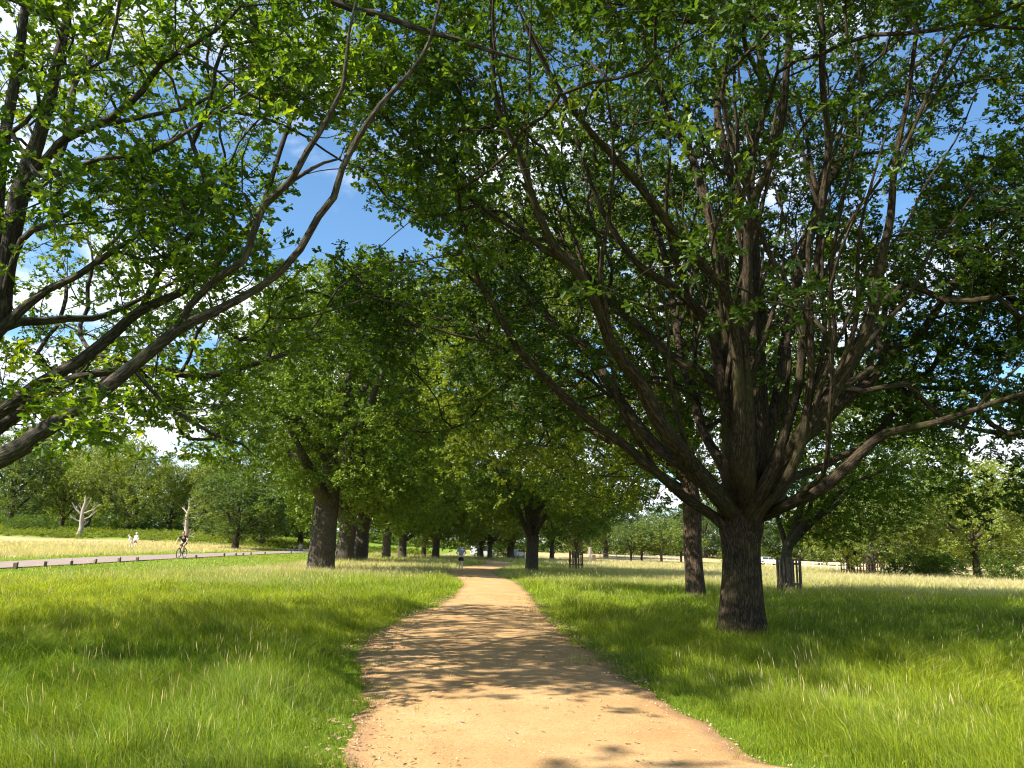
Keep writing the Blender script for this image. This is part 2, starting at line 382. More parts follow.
# ------------------------------------------------------------------ hero oak on the right
def hero_right():
    r = np.random.default_rng(21); base = ground_at(743, 641); Yb = base[1]
    root = empty('oak_tree', base, 0, 'large oak right of the path, broad ridged trunk with many limbs fanning upward', 'tree', 'oaks lining the path')
    s = Skel(); fork = P3(741, 500, Yb)
    tp = [base-np.array([0, 0, .1]), P3(742, 612, Yb), P3(742, 570, Yb), P3(741, 545, Yb), P3(741, 524, Yb), fork, P3(741, 480, Yb)]; tr = [.44, .41, .37, .37, .43, .45, .34]
    ids = s.line(tp+[P3(741, 455, Yb)], [.36, .36, .35, .34, .33, .32, .25, .2], ok=False); top = ids[-1]
    me_ids = ids
    # the limbs: pixel, distance, apparent width; each gets its own depth so that the crown is round
    L = [
     [(712, 516, 14.8, 12), (684, 496, 14.4, 11), (642, 460, 13.5, 11), (612, 436, 13.2, 11), (574, 407, 12.8, 10), (548, 381, 12.5, 9), (521, 351, 12.2, 8), (499, 317, 12, 6), (480, 287, 11.8, 5), (452, 262, 11.7, 3)],
     [(722, 500, 14.5, 21), (691, 464, 13.8, 21), (669, 437, 13, 20), (642, 388, 12.4, 17), (623, 362, 12, 15), (604, 324, 11.5, 13), (589, 290, 11, 12), (557, 247, 10.6, 11), (530, 193, 10.2, 9), (517, 150, 9.9, 8), (500, 110, 9.6, 7), (493, 60, 9.4, 6), (490, -20, 9, 5)],
     [(700, 478, 14.2, 15), (661, 449, 14.6, 14), (631, 418, 15, 13), (608, 381, 15.3, 12), (593, 354, 15.5, 11), (555, 324, 15.8, 10), (525, 287, 16.2, 8), (499, 264, 16.5, 6), (470, 243, 17, 4)],
     [(733, 470, 14.2, 20), (721, 392, 14.6, 14), (668, 354, 15, 11), (646, 332, 15.3, 10), (612, 305, 15.6, 9), (589, 279, 16, 8), (555, 230, 16.5, 6), (520, 180, 17, 4)],
     [(735, 460, 14.1, 18), (714, 343, 14, 13), (691, 302, 13.7, 12), (665, 283, 13.4, 10), (638, 264, 13.1, 8), (612, 228, 12.8, 7), (590, 180, 12.5, 5), (565, 110, 12.2, 4)],
     [(741, 470, 13.9, 20), (738, 390, 13.4, 14), (735, 325, 12.9, 12), (718, 285, 12.4, 11), (687, 247, 12, 11), (660, 213, 11.6, 10), (640, 187, 11.3, 10), (613, 157, 11, 9), (590, 130, 10.7, 8), (573, 110, 10.5, 7), (547, 70, 10.2, 6), (520, 10, 9.8, 5)],
     [(734, 490, 14.6, 22), (733, 400, 14.3, 20), (730, 350, 14.3, 18), (722, 280, 14.4, 15), (713, 230, 14.5, 13), (693, 160, 14.7, 10), (677, 130, 14.8, 9), (650, 60, 15, 7), (635, -10, 15.2, 5)],
     [(750, 490, 14.6, 26), (755, 440, 14.3, 22), (754, 380, 14.4, 18), (750, 320, 14.6, 15), (745, 260, 14.9, 13), (738, 200, 15.2, 12), (722, 140, 15.6, 10), (715, 80, 16, 8), (712, -10, 16.5, 6)],
     [(757, 470, 14.3, 18), (762, 380, 14.6, 12), (760, 300, 15, 11), (753, 220, 15.4, 10), (751, 157, 15.8, 9), (757, 117, 16.1, 8), (761, 67, 16.4, 8), (757, -10, 17, 6)],
     [(748, 480, 14, 20), (746, 380, 13.4, 13), (745, 300, 12.9, 12), (752, 210, 12.3, 11), (771, 160, 11.9, 10), (784, 110, 11.5, 10), (787, 67, 11.3, 9), (791, -10, 11, 8)],
     [(762, 490, 14.1, 18), (790, 420, 13.6, 11), (805, 330, 13.1, 10), (818, 250, 12.6, 9), (827, 167, 12.2, 9), (826, 117, 11.8, 8), (822, 67, 11.5, 8), (821, -10, 11, 7)],
     [(760, 470, 14.5, 18), (778, 390, 14.8, 13), (795, 290, 15.2, 12), (821, 200, 15.7, 12), (844, 153, 16, 11), (854, 127, 16.2, 9), (870, 98, 16.5, 7), (904, 73, 17, 6), (957, 37, 17.6, 5), (991, 13, 18, 4)],
     [(762, 498, 14.4, 19), (780, 466, 14.0, 18), (808, 426, 13.4, 19), (838, 385, 13, 16), (857, 347, 12.7, 14), (872, 313, 12.4, 12), (880, 275, 12.1, 11), (888, 230, 11.9, 10), (893, 180, 11.6, 8), (905, 110, 11.2, 6), (918, 30, 10.8, 5)],
     [(762, 500, 14.9, 17), (784, 468, 15.0, 15), (801, 441, 15, 15), (838, 407, 15.4, 14), (868, 381, 15.7, 12), (895, 351, 16, 11), (925, 328, 16.4, 10), (944, 298, 16.7, 9), (963, 271, 17, 7), (1000, 234, 17.5, 5), (1040, 200, 18, 3)],
     [(758, 517, 14.8, 14), (774, 510, 14.5, 13), (801, 500, 13.6, 15), (827, 483, 13.2, 14), (857, 456, 12.9, 12), (887, 434, 12.5, 10), (925, 424, 12.1, 8), (975, 410, 11.7, 6), (1030, 390, 11.2, 4)],
     [(762, 508, 14.3, 14), (778, 494, 14.0, 11), (797, 456, 13.5, 11), (804, 419, 13.3, 10), (812, 381, 13, 9), (812, 343, 12.8, 8), (808, 287, 12.5, 7), (812, 230, 12.2, 6), (835, 190, 12, 4)],
     [(769, 506, 14.6, 12), (792, 480, 15.3, 9), (830, 462, 16, 8), (870, 440, 16.8, 7), (920, 380, 17.6, 6), (960, 340, 18.4, 4)],
     [(728, 480, 14.6, 14), (700, 420, 15.6, 10), (680, 350, 16.6, 9), (665, 260, 17.6, 8), (640, 170, 18.6, 6), (630, 90, 19.2, 4)],
    ]
    mid = []
    for k, l in enumerate(L):
        pts = [P3(a, b, Y) for a, b, Y, w in l]; rad = [.87*w/2*Y/F_PX for a, b, Y, w in l]
        dz = pts[0][2]-np.array([0, 0, 0])[2]; p0 = np.array([fork[0], fork[1], min(pts[0][2]-.5, P3(741, 475, Yb)[2])])
        par = s.near(p0); s.line([s.P[par]]+pts, [rad[0]*.95]+rad, par, k+1, .3, True, .02, ok_from=6)
    # long secondary limbs that rise beside the main ones
    n0 = s.n
    for i0 in [i for i in range(n0) if s.rm[i] > .035 and s.ok[i] and s.lim[i] > 0]:
        if r.random() > .13: continue
        p, d, R0 = s.P[i0], s.D[i0], min(.055, s.rm[i0]*.55); ln = r.uniform(2.6, 5.0); q = r.normal(0, 1, 3); q -= d*q.dot(d); q /= np.linalg.norm(q); q = q if q[2] > -.1 else -q
        out = (p-fork)*np.array([1, 1, 0]); out /= np.linalg.norm(out)+.3; e1 = p+(d*.93+q*.34)*ln*.4; e2 = p+(d*.8+q*.5+out*.15+np.array([0, 0, .3]))*ln*.8; e3 = e2+(d*.6+q*.25+out*.3+np.array([0, 0, .35]))*ln*.3
        s.line([p, e1, e2, e3], [R0, R0*.75, R0*.45, R0*.2], i0, s.lim[i0], .3, True, .03, ok_from=2)
    c = np.array([5.0, 14.3, 8.2])
    G = [(398, 236, 62, 26), (440, 262, 30, 22), (545, 205, 12, 16), (470, 150, 14, 12), (530, 60, 10, 12), (935, 150, 22, 14), (990, 110, 20, 10), (905, 205, 16, 12), (985, 190, 20, 9), (880, 60, 10, 14), (925, 250, 18, 9), (945, 360, 26, 12), (930, 395, 18, 8), (700, 60, 8, 10), (790, 170, 7, 12), (880, 130, 22, 18), (570, 390, 8, 12), (600, 330, 20, 14), (560, 150, 16, 12), (948, 330, 30, 24), (660, 300, 10, 12), (640, 395, 14, 14)]
    T1 = ell_targets(6000, c, (10.4, 9.8, 8.8), 3.9, hollow=.5, clump=.51, freq=.7, seed=3)
    T1 = T1[(T1[:, 1] > 13.2) | (T1[:, 2] > 1.6+.80*T1[:, 1]) | (r.random(len(T1)) < .10) | (np.abs(T1[:, 0]-4.6) > 5.2)]   # the shaded inside of the crown is bare
    T1 = T1[~((T1[:, 2] < 4.6) & (np.abs(T1[:, 0]-5) < 3.5))]
    T1 = spaced(T1, .30); T1 = T1[~in_gap(T1, G)]
    s.grow(T1, c-np.array([0, 0, 4.5]), pw=1.2)
    n = finish_tree(s, root, base, M_leafA, M_barkA, SP_NEAR, 1.05, r, extra=.05, gaps=G, tip=.0075)
    # swap the plain trunk tube for the furrowed one
    for o in list(root.children):
        if o.name.startswith('trunk'): bpy.data.objects.remove(o)
    trunk_mesh('trunk', [p-base for p in tp+[P3(741, 462, Yb)]], tr+[.20], M_barkA, root, 140, .035, .022, .6, 2, 52)
    print('heroA sprays', n, 'nodes', s.n, 'targets', len(T1), 'base', base)
hero_right()
# ------------------------------------------------------------------ hero oak on the left (trunk beyond the frame)
def hero_left():
    r = np.random.default_rng(22); base = np.array([-7.7, 9.0, float(gz(-7.7, 9.0))])
    root = empty('oak_tree', base, 0, 'spreading oak at left whose grey limbs reach over the grass from outside the photo', 'tree', 'oaks lining the path')
    s = Skel(); fork = base+np.array([.1, 0, 2.1])
    tp = [base-np.array([0, 0, .1]), base+(0, 0, .8), base+(.05, 0, 1.5), fork, fork+(0, 0, .5)]
    s.line(tp, [.45, .42, .42, .42, .30], ok=False)
    L = [
     [(0, 460, 8.6, 24), (41, 432, 8.5, 20), (81, 406, 8.4, 18), (118, 379, 8.3, 17), (146, 355, 8.2, 15), (176, 330, 8.1, 14), (210, 315, 8.0, 11), (244, 296, 7.9, 10), (278, 274, 7.8, 9), (299, 250, 7.7, 9), (317, 217, 7.6, 9), (333, 197, 7.55, 9), (343, 167, 7.5, 8), (367, 127, 7.4, 8), (380, 107, 7.3, 7), (407, 73, 7.2, 6), (430, 40, 7.1, 5), (442, 0, 7.0, 4), (450, -40, 6.9, 3)],
     [(0, 413, 9.6, 17), (34, 386, 9.7, 15), (78, 360, 9.8, 14), (115, 335, 9.9, 13), (142, 310, 10, 12), (176, 293, 10.1, 10), (210, 271, 10.3, 9), (237, 240, 10.5, 7), (262, 205, 10.8, 5), (290, 120, 11.2, 4)],
     [(0, 332, 9.2, 13), (20, 311, 9.2, 12), (47, 289, 9.2, 9), (78, 277, 9.1, 8), (115, 250, 9, 7), (150, 226, 8.9, 4)],
     [(-5, 330, 10.2, 14), (20, 322, 10.4, 12), (45, 322, 10.6, 10), (68, 319, 10.8, 9), (91, 318, 11, 8), (140, 300, 11.5, 5), (200, 270, 12, 4)],
     [(-20, 440, 10.6, 16), (58, 385, 11, 11), (110, 372, 11.2, 10), (159, 369, 11.4, 10), (203, 376, 11.6, 9), (250, 366, 11.8, 7), (300, 347, 12, 5), (335, 338, 12.2, 3)],
     [(-15, 340, 9.2, 26), (3, 288, 9.2, 24), (20, 187, 9.2, 22), (37, 143, 9.1, 18), (50, 100, 9, 15), (57, 60, 8.9, 13), (67, 20, 8.8, 11), (75, -40, 8.7, 9)],
     [(-28, 330, 8.6, 20), (-8, 250, 8.6, 16), (3, 150, 8.5, 14), (10, 100, 8.5, 13), (20, 50, 8.4, 12), (28, 0, 8.3, 10), (40, -60, 8.2, 8)],
    ]
    ends = []
    for k, l in enumerate(L):
        pts = [P3(a, b, Y) for a, b, Y, w in l]; rad = [.84*w/2*Y/F_PX for a, b, Y, w in l]
        par = s.near(fork+(pts[0]-fork)*.12); ends.append(s.line([s.P[par]]+pts, [rad[0]*1.1]+rad, par, k+1, .28, True, .015, ok_from=5))
    def br(parxy, Yp, l, lim):
        par = s.near(P3(parxy[0], parxy[1], Yp)); pts = [P3(a, b, Y) for a, b, Y, w in l]; rad = [.84*w/2*Y/F_PX for a, b, Y, w in l]
        s.line([s.P[par]]+pts, [rad[0]]+rad, par, s.lim[par], .25)
    br((176, 330), 8.1, [(190, 305, 8.0, 9), (217, 281, 7.8, 9), (244, 261, 7.6, 9), (250, 240, 7.5, 9), (263, 207, 7.4, 9), (290, 183, 7.3, 9), (307, 150, 7.2, 8), (327, 120, 7.1, 7), (343, 90, 7.0, 6), (350, 33, 6.9, 4), (357, -10, 6.8, 3)], 1)
    br((293, 182), 7.3, [(313, 168, 7.4, 5), (325, 162, 7.45, 4), (341, 158, 7.5, 3)], 1)
    br((142, 310), 10, [(162, 267, 9.8, 7), (186, 240, 9.6, 6), (200, 218, 9.5, 5), (205, 180, 9.4, 4), (180, 110, 9.2, 4), (172, 80, 9.1, 3)], 2)
    br((135, 370), 8.3, [(163, 403, 8.6, 5), (190, 421, 8.8, 5), (217, 437, 9, 4), (244, 445, 9.2, 3), (255, 455, 9.3, 2)], 1)
    br((24, 190), 9.2, [(50, 157, 9.0, 11), (73, 133, 8.8, 10), (110, 117, 8.6, 10), (143, 90, 8.4, 8), (163, 63, 8.2, 7), (213, 33, 7.9, 5), (240, 5, 7.6, 4)], 6)
    br((62, 142), 8.9, [(100, 125, 9.2, 7), (147, 117, 9.5, 6), (180, 110, 9.8, 5), (213, 93, 10, 4), (260, 60, 10.5, 3)], 6)
    br((20, 200), 9.2, [(60, 160, 10.5, 9), (75, 85, 11, 8), (90, 60, 11.3, 7), (110, 20, 11.6, 5)], 6)
    br((-10, 310), 9.2, [(20, 240, 8.9, 8), (45, 228, 8.8, 7), (70, 213, 8.7, 6), (110, 190, 8.5, 4)], 6)
    br((10, 130), 8.5, [(40, 175, 8.0, 6), (100, 160, 7.8, 6), (150, 150, 7.6, 6), (180, 138, 7.4, 5), (215, 115, 7.2, 4), (255, 88, 7, 3)], 7)
    # high limb that crosses the top of the view
    up = s.ends if hasattr(s, 'ends') else None
    br((75, -40), 8.7, [(150, -150, 8.3, 12), (260, -60, 8.2, 12), (333, 0, 8.2, 10), (373, 13, 8.3, 9), (413, 27, 8.4, 8), (453, 38, 8.5, 7), (490, 52, 8.6, 5), (530, 62, 8.8, 3)], 6)
    c = np.array([-7.6, 11.2, 7.6])
    G = [(385, 235, 55, 26), (320, 230, 46, 60), (303, 150, 40, 38), (70, 165, 18, 16), (250, 70, 12, 14), (25, 260, 18, 16), (270, 215, 18, 26), (62, 300, 16, 10), (215, 150, 12, 12), (330, 420, 90, 70), (95, 135, 12, 10), (240, 480, 200, 22), (30, 475, 90, 22),(400, 120, 40, 34), (160, 432, 26, 12)]
    T = ell_targets(1700, c, (8.8, 7.9, 7.4), 3.2, hollow=.5, clump=.52, freq=.75, seed=9)
    lim = T[:, 2] > 3.1+.0*T[:, 0]
    T = T[lim]; T = spaced(T, .36); T = T[~in_gap(T, G)]
    # foliage that hangs in front, along the right hand limbs
    q = []
    for (a, b, Y, sx, sy, n) in [(200, 230, 9, 75, 60, 110), (120, 200, 8.5, 80, 60, 90), (150, 60, 9, 120, 50, 80), (300, 60, 8.5, 60, 55, 70), (100, 425, 9.5, 50, 22, 16), (60, 400, 9, 50, 20, 24), (215, 420, 9.3, 40, 18, 22), (270, 395, 11.8, 45, 22, 50), (170, 400, 11, 60, 22, 40), (300, 330, 12, 40, 22, 30)]:
        for _ in range(int(n*.5)): q.append(P3(a+r.normal(0, sx*.6), b+r.normal(0, sy*.6), Y+r.normal(0, .8)))
    q = np.array(q); q = q[~in_gap(q, G)]; T = np.vstack([T, spaced(q, .3)])
    s.grow(T, c-np.array([0, 0, 4.5]), pw=1.0)
    n = finish_tree(s, root, base, M_leafB, M_barkB, SP_NEAR, 1.0, r, extra=.06, gaps=G, tintf=.8, tip=.0085)
    for o in list(root.children):
        if o.name.startswith('trunk'): bpy.data.objects.remove(o)
    trunk_mesh('trunk', [np.array(p)-base for p in tp], [.5, .45, .43, .40, .25], M_barkB, root, 96, .05, .02, .5, 5, 40)
    print('heroB sprays', n, 'nodes', s.n)
hero_left()
# ------------------------------------------------------------------ generic oak
def oak(base, label, H, crad, cz, tr, seed, leafm, barkm, fork_h=2.4, n=420, templates=SP_MID, ls=1.0, lean=(0, 0), zmin=None, group='oaks lining the path', limbs=6, detail=0, shift=(0, 0), spacing=.6, clump=.44, freq=.4, extra=.08, rmin=.012, name='oak_tree', gaps=None, hollow=.3, sides=(10, 6, 3), cat='tree', fat=1.):
    r = np.random.default_rng(seed); base = np.array(base, float)
    root = empty(name, base, 0, label, cat, group); s = Skel(30000)
    fork = base+np.array([lean[0]*fork_h, lean[1]*fork_h, fork_h])
    top = base+np.array([lean[0]*H*.6+shift[0]*.5, lean[1]*H*.6+shift[1]*.5, H*.72])
    tp = [base-np.array([0, 0, .15]), (base*.5+fork*.5)+r.normal(0, .04, 3), fork]
    ids = s.line(tp+[fork*.6+top*.4+r.normal(0, .25, 3), top], [tr*1.1, tr*.95, tr*.9, tr*.55, tr*.12], ok=False, step=.5)
    for i in ids:
        if s.P[i][2] > fork[2]+.3: s.ok[i] = True
    c = base+np.array([shift[0], shift[1], cz])
    for k in range(limbs):
        a = k*2*math.pi/limbs+r.uniform(-.4, .4); z0 = fork[2]+r.uniform(-.1, .35)*(H-fork_h)*.6; par = s.near(np.array([fork[0], fork[1], z0]))
        ex = c+np.array([math.cos(a)*crad[0]*.72, math.sin(a)*crad[1]*.72, r.uniform(-.35, .35)*crad[2]])
        p0 = s.P[par]; m = (p0+ex)/2+np.array([0, 0, r.uniform(.0, .12)*crad[2]])+r.normal(0, .2, 3)
        s.line([p0, m, ex], [tr*.5*fat, tr*.3*fat, tr*.08], par, 0, .5, ok_from=2, wob=.05)
    T = ell_targets(n, c, np.array(crad)*1.12, base[2]+(zmin if zmin is not None else fork_h*.9), hollow=hollow, clump=clump, freq=freq, seed=seed)
    T = spaced(T, spacing)
    if gaps: T = T[~in_gap(T, gaps)]
    s.grow(T, fork+np.array([0, 0, .5]), seg=.6)
    finish_tree(s, root, base, leafm, barkm, templates, ls, r, extra=extra, rmin=rmin, sides=sides, gaps=gaps)
    if detail:
        V = [p-base for p in tp]+[fork*.8+top*.2-base]
        # thicker furrowed shell round the lower trunk belongs to the same part
        shell = trunk_mesh('trunk', V, [tr*1.02, tr*.97, tr*.95, tr*.7], barkm, root, 80, .08, tr*.06, .45, seed, 30)
        old = [o for o in root.children if o.name.startswith('trunk') and o is not shell][0]
        import bmesh
        bm = bmesh.new(); bm.from_mesh(old.data); bm.from_mesh(shell.data); bm.to_mesh(old.data); bm.free(); bpy.data.objects.remove(shell)
    return root
bC = ground_at(697, 602)
oak(bC, 'slimmer red-brown oak standing just behind the large right-hand oak', 17, (8.6, 7, 7.4), 9.3, .31, 41, M_leafY, M_barkC, fork_h=3.6, n=2300, lean=(-.035, 0), zmin=3.2, detail=1, templates=SP_MID, ls=.68, spacing=.5, limbs=8, shift=(-2.8, 1.5), rmin=.006, clump=.48, freq=.6, extra=.14)
bD = ground_at(320, 571)
oak(bD, 'old oak with the thickest dark trunk left of the path, nearest of its row', 19.5, (9.8, 9.2, 9.2), 10.4, .72, 42, M_leafD, M_barkB, fork_h=4.4, n=2900, zmin=2.6, detail=1, ls=.95, spacing=.6, limbs=9, shift=(1.3, .3), lean=(.02, 0), clump=.45, freq=.5, fat=1.25, gaps=[(326, 508, 24, 24)])
bE = ground_at(344, 561.5)
oak(bE, 'dark leaning oak trunk just behind the thickest trunk, left of two that touch', 19.5, (9, 9, 9.5), 10.6, .8, 43, M_leafD, M_barkB, fork_h=3.6, n=1300, zmin=2.6, ls=1.15, spacing=.8, lean=(.03, 0), clump=.46, freq=.45, gaps=[(352, 528, 34, 20)])
bE2 = ground_at(359, 561.3)
oak(bE2, 'dark oak trunk behind the thickest trunk, right of two that touch', 18.5, (9, 9, 8.6), 10.2, .7, 44, M_leafD, M_barkB, fork_h=3.4, n=1300, zmin=2.6, ls=1.15, spacing=.8, lean=(.04, 0), shift=(2.5, 1.5), clump=.46, freq=.45, gaps=[(352, 528, 34, 20)])
bF = ground_at(386, 558.5)
oak(bF, 'greyish oak with pale slender trunk, left of the pair with low spreading boughs', 20, (9.5, 9.5, 9.5), 11, .5, 45, M_leafD, M_barkB, fork_h=3.0, n=1200, zmin=2.9, ls=1.35, spacing=.85, limbs=9, fat=.9)
bG = ground_at(402, 557.5)
oak(bG, 'greyish oak with pale trunk, right of the pair with low spreading boughs', 19, (12, 10, 9.4), 10.8, .55, 46, M_leafD, M_barkB, fork_h=2.6, n=1300, zmin=2.9, ls=1.35, spacing=.85, limbs=10, shift=(2.5, 0), fat=.9)
bH = ground_at(532, 571.5)
oak(bH, 'rounded oak beside the far bend of the path with low boughs reaching right', 14.5, (9.4, 8.6, 6.8), 8.2, .45, 47, M_leafD, M_barkB, fork_h=2.5, n=1700, zmin=2.3, ls=1.0, spacing=.7, limbs=9, shift=(1.0, 0), detail=1, clump=.46, freq=.5, gaps=[(534, 534, 20, 22)])
bK = ground_at(789, 593)
oak(bK, 'dark forked oak rising from a wooden tree guard right of the big trunk', 11.5, (6.4, 5.8, 5.0), 6.8, .27, 48, M_leafD, M_barkB, fork_h=1.9, n=1300, zmin=1.9, ls=.75, spacing=.5, limbs=7, shift=(2.4, 0), rmin=.008, extra=.1)
bL = np.array([14.8, 16.5, float(gz(14.8, 16.5))])
oak(bL, 'oak at the right edge whose dark leafy boughs hang in from outside the photo', 13.5, (6.4, 6.4, 5.4), 7.2, .4, 49, M_leafA, M_barkB, fork_h=2.6, n=1500, zmin=2.5, templates=SP_NEAR, ls=1.05, spacing=.4, limbs=8, rmin=.004, extra=.06, shift=(-.8, 0), clump=.52, freq=.7, gaps=[(945, 300, 26, 14), (985, 235, 26, 14), (1000, 330, 20, 8), (985, 415, 24, 8), (960, 465, 34, 12), (1010, 470, 18, 8)])
# an oak of the same row behind the viewer on the left, which throws the shade at the bottom edge
oak(np.array([-10.5, -5.3, 0.]), 'oak of the left row standing behind the viewer, known by its shade', 14, (6.2, 6.0, 5.2), 8.6, .42, 50, M_leafD, M_barkB, fork_h=3, n=520, zmin=3, ls=1.0, spacing=.7, limbs=7)
# ------------------------------------------------------------------ far trees: four models, then copies
def model(label, H, crad, cz, tr, seed, px, Y, n=330, leafm=M_leafF, fork_h=2.6, **k):
    return oak(base_at(px, Y), label, H, crad, cz, tr, seed, leafm, M_barkB, fork_h=fork_h, n=n, templates=SP_FAR, group='trees along the far edge of the meadow', spacing=k.pop('spacing', 1.0), rmin=.04, sides=(8, 5, 3), **k)
m1 = model('broadest dome-shaped green tree behind the walking pair, dark trunk below', 18.5, (11.5, 11, 8.8), 9.3, .7, 61, 126, 142, n=900, zmin=.9, name='broad_tree', ls=.8, clump=.40, freq=.22, spacing=1.15)
m2 = model('tall rounded green tree beside the bleached branching dead tree', 17.5, (8, 8, 8.0), 9.2, .5, 62, 60, 150, n=600, zmin=.8, name='broad_tree', ls=.85, clump=.41, freq=.25, spacing=1.1)
m3 = model('small round-headed pale green tree left of three on the far meadow', 7.2, (4.3, 4.3, 2.9), 4.3, .2, 63, 631, 135, n=240, fork_h=1.3, zmin=1.1, name='small_tree', ls=.6, spacing=.8)
m4 = model('round light green tree with a clear trunk by the right edge of the meadow', 13, (8.2, 7.8, 5.8), 7.2, .38, 64, 976, 78, n=620, fork_h=2.0, zmin=1.2, name='broad_tree', ls=.66, clump=.41, freq=.3, spacing=.85)
far = [  # model, px, Y, height factor, width factor, label
 (m2, 8, 138, 1.15, 1.05, 'dark rounded tree at the far left edge above the bracken'),
 (m1, 86, 172, 1.18, .8, 'tree just left of the broadest dome, set further back'),
 (m2, 32, 165, 1.15, 1.0, 'tree between the far left edge and the bleached branching trunk'),
 (m1, 112, 195, 1.28, .85, 'tallest blue-green crown rising above the broadest dome'),
 (m2, 168, 158, .88, 1.0, 'shaded tree on the right flank of the broadest dome'),
 (m2, 205, 148, .92, 1.0, 'tree behind the bleached upright dead trunk'),
 (m1, 206, 200, 1.1, .75, 'distant paler crown above the bleached upright dead trunk'),
 (m2, 236, 104, .62, .95, 'yellow-green low tree right of the bleached upright dead trunk'),
 (m1, 262, 118, .84, .72, 'dark-trunked tree seen left of the thickest trunk across the road'),
 (m2, 300, 128, .95, 1.0, 'tree behind the white cut log left of the thickest trunk'),
 (m4, 240, 122, .75, .9, 'small dark tree with double stem at the road end of the meadow'),
 (m1, 436, 104, .80, .8, 'stout leaning dark trunk seen just above the jogger'),
 (m4, 424, 112, 1.0, 1.0, 'slim tree left of the stout leaning trunk above the jogger'),
 (m2, 481, 118, .9, 1.0, 'dark slim trunk left of the far bend with pale light behind it'),
 (m4, 490, 110, 1.0, 1.0, 'dark trunk next to the far bend, right of the slim one'),
 (m2, 511, 116, .9, 1.1, 'dark trunk left of the rounded oak by the far bend'),
 (m4, 552, 125, 1.05, 1.0, 'dark tree just right of the rounded oak by the far bend'),
 (m2, 575, 150, .85, 1.1, 'dark green tree behind the guarded sapling'),
 (m2, 606, 165, .9, 1.1, 'dark green tree right of the guarded sapling'),
 (m3, 642, 140, .95, 1.1, 'small round-headed pale green tree in the middle of three on the far meadow'),
 (m3, 661, 132, 1.1, 1.2, 'small round-headed dusky tree left of the red-brown trunk'),
 (m3, 681, 142, 1.0, 1.1, 'small round-headed tree touching the left side of the red-brown trunk'),
 (m1, 655, 200, .72, .75, 'bright green broad tree behind the small round-headed ones'),
 (m1, 705, 185, .9, .8, 'bright green tree behind the red-brown trunk'),
 (m1, 770, 190, .62, .8, 'yellow-green tree seen between the big trunk and the forked guarded oak'),
 (m4, 820, 150, .8, 1.0, 'yellow-green tree just right of the forked guarded oak'),
 (m1, 850, 82, .60, .62, 'dark tree in a wooden guard, left of two by the rail fence'),
 (m1, 870, 78, .66, .66, 'dark tree in a wooden guard, right of two by the rail fence'),
 (m2, 920, 125, .72, 1.0, 'tree behind the dark bush at the meadow edge'),
 (m2, 1008, 105, .78, 1.2, 'tree at the right edge behind the round light green one'),
 (m1, 1060, 120, .85, .9, 'tree at the far right corner of the meadow'),
 (m1, 960, 140, .85, .8, 'paler crown rising behind the round light green tree'),
]
for k, (m, px, Y, hz, hw, lab) in enumerate(far):
    copy_tree(m, base_at(px, Y), k*2.4, (hw, hw, hz), lab, 'trees along the far edge of the meadow')
k = 0
for px in range(-160, 1240, 42):
    k += 1; m = (m1, m2)[k % 2]; Y = 225+(k*37 % 60)
    copy_tree(m, base_at(px, Y), k*1.7, (1.0, 1.0, .72+.16*math.sin(k*2.1)), 'hazy tree of the distant wood that closes the view behind the meadow', 'trees of the distant wood')
# bushes
def bush(px, Y, R, H, seed, label):
    b = base_at(px, Y); r = np.random.default_rng(seed); root = empty('bush', b, 0, label, 'bush', 'bushes at the meadow edge'); s = Skel(9000)
    for q in range(5):
        a = q*1.26; s.line([(b[0], b[1], b[2]-.1), (b[0]+math.cos(a)*R*.3, b[1]+math.sin(a)*R*.3, b[2]+H*.35), (b[0]+math.cos(a)*R*.6, b[1]+math.sin(a)*R*.6, b[2]+H*.6)], [.07, .05, .02], step=.4)
    T = spaced(ell_targets(260, b+np.array([0, 0, H*.35]), (R*1.2, R*1.1, H*.75), b[2]+.1, clump=.4, seed=seed), .7); s.grow(T, b)
    s.radii(); W = s.wood(.01, (6, 4, 3))[0]; link('stem', mesh_np('stem', W[0]-b, W[1], M_barkB, True, None, W[2]), root)
    P = s.P[s.tips]; V, Fc, Tn, MI = stamp(SP_MID, P, s.D[s.tips], np.full(len(P), .9), (fbm(P*.5, 3)-.5)*.6-.15, r)
    link('foliage', mesh_np('foliage', V-b, Fc, [M_leafD, M_barkB], False, MI, {'tint': Tn}), root)
bush_first = None
bush(918, 84, 3.4, 3.2, 71, 'dark rounded bush between the guarded trees and the light green tree')
bush(940, 88, 3.0, 2.6, 72, 'dark low bush touching the left side of the light green tree')
bush(1004, 74, 2.2, 2.6, 73, 'grey-green bush at the right edge of the meadow')
bush(28, 128, 4, 2.6, 74, 'olive bush at left below the trees above the bracken')
bush(742, 150, 5, 3.5, 75, 'yellow-green bush far behind the big trunk by the pale vehicle')
bush(505, 128, 3.2, 3.6, 76, 'sunlit bright green bush beyond the far bend of the path')
proto = [o for o in COL.objects if o.name.startswith('bush') and o.parent is None][0]
for k, px in enumerate(list(range(-60, 330, 26))+list(range(360, 1150, 40))):
    Y = 163+(k*29 % 30) if px < 340 else 185+(k*29 % 30); c_ = copy_tree(proto, base_at(px, Y), k*1.3, (2.1, 2.1, 1.35+.3*math.sin(k*1.9)), 'dark undergrowth bush under the trees that close the meadow', 'undergrowth bushes below the far trees'); c_['category'] = 'bush'
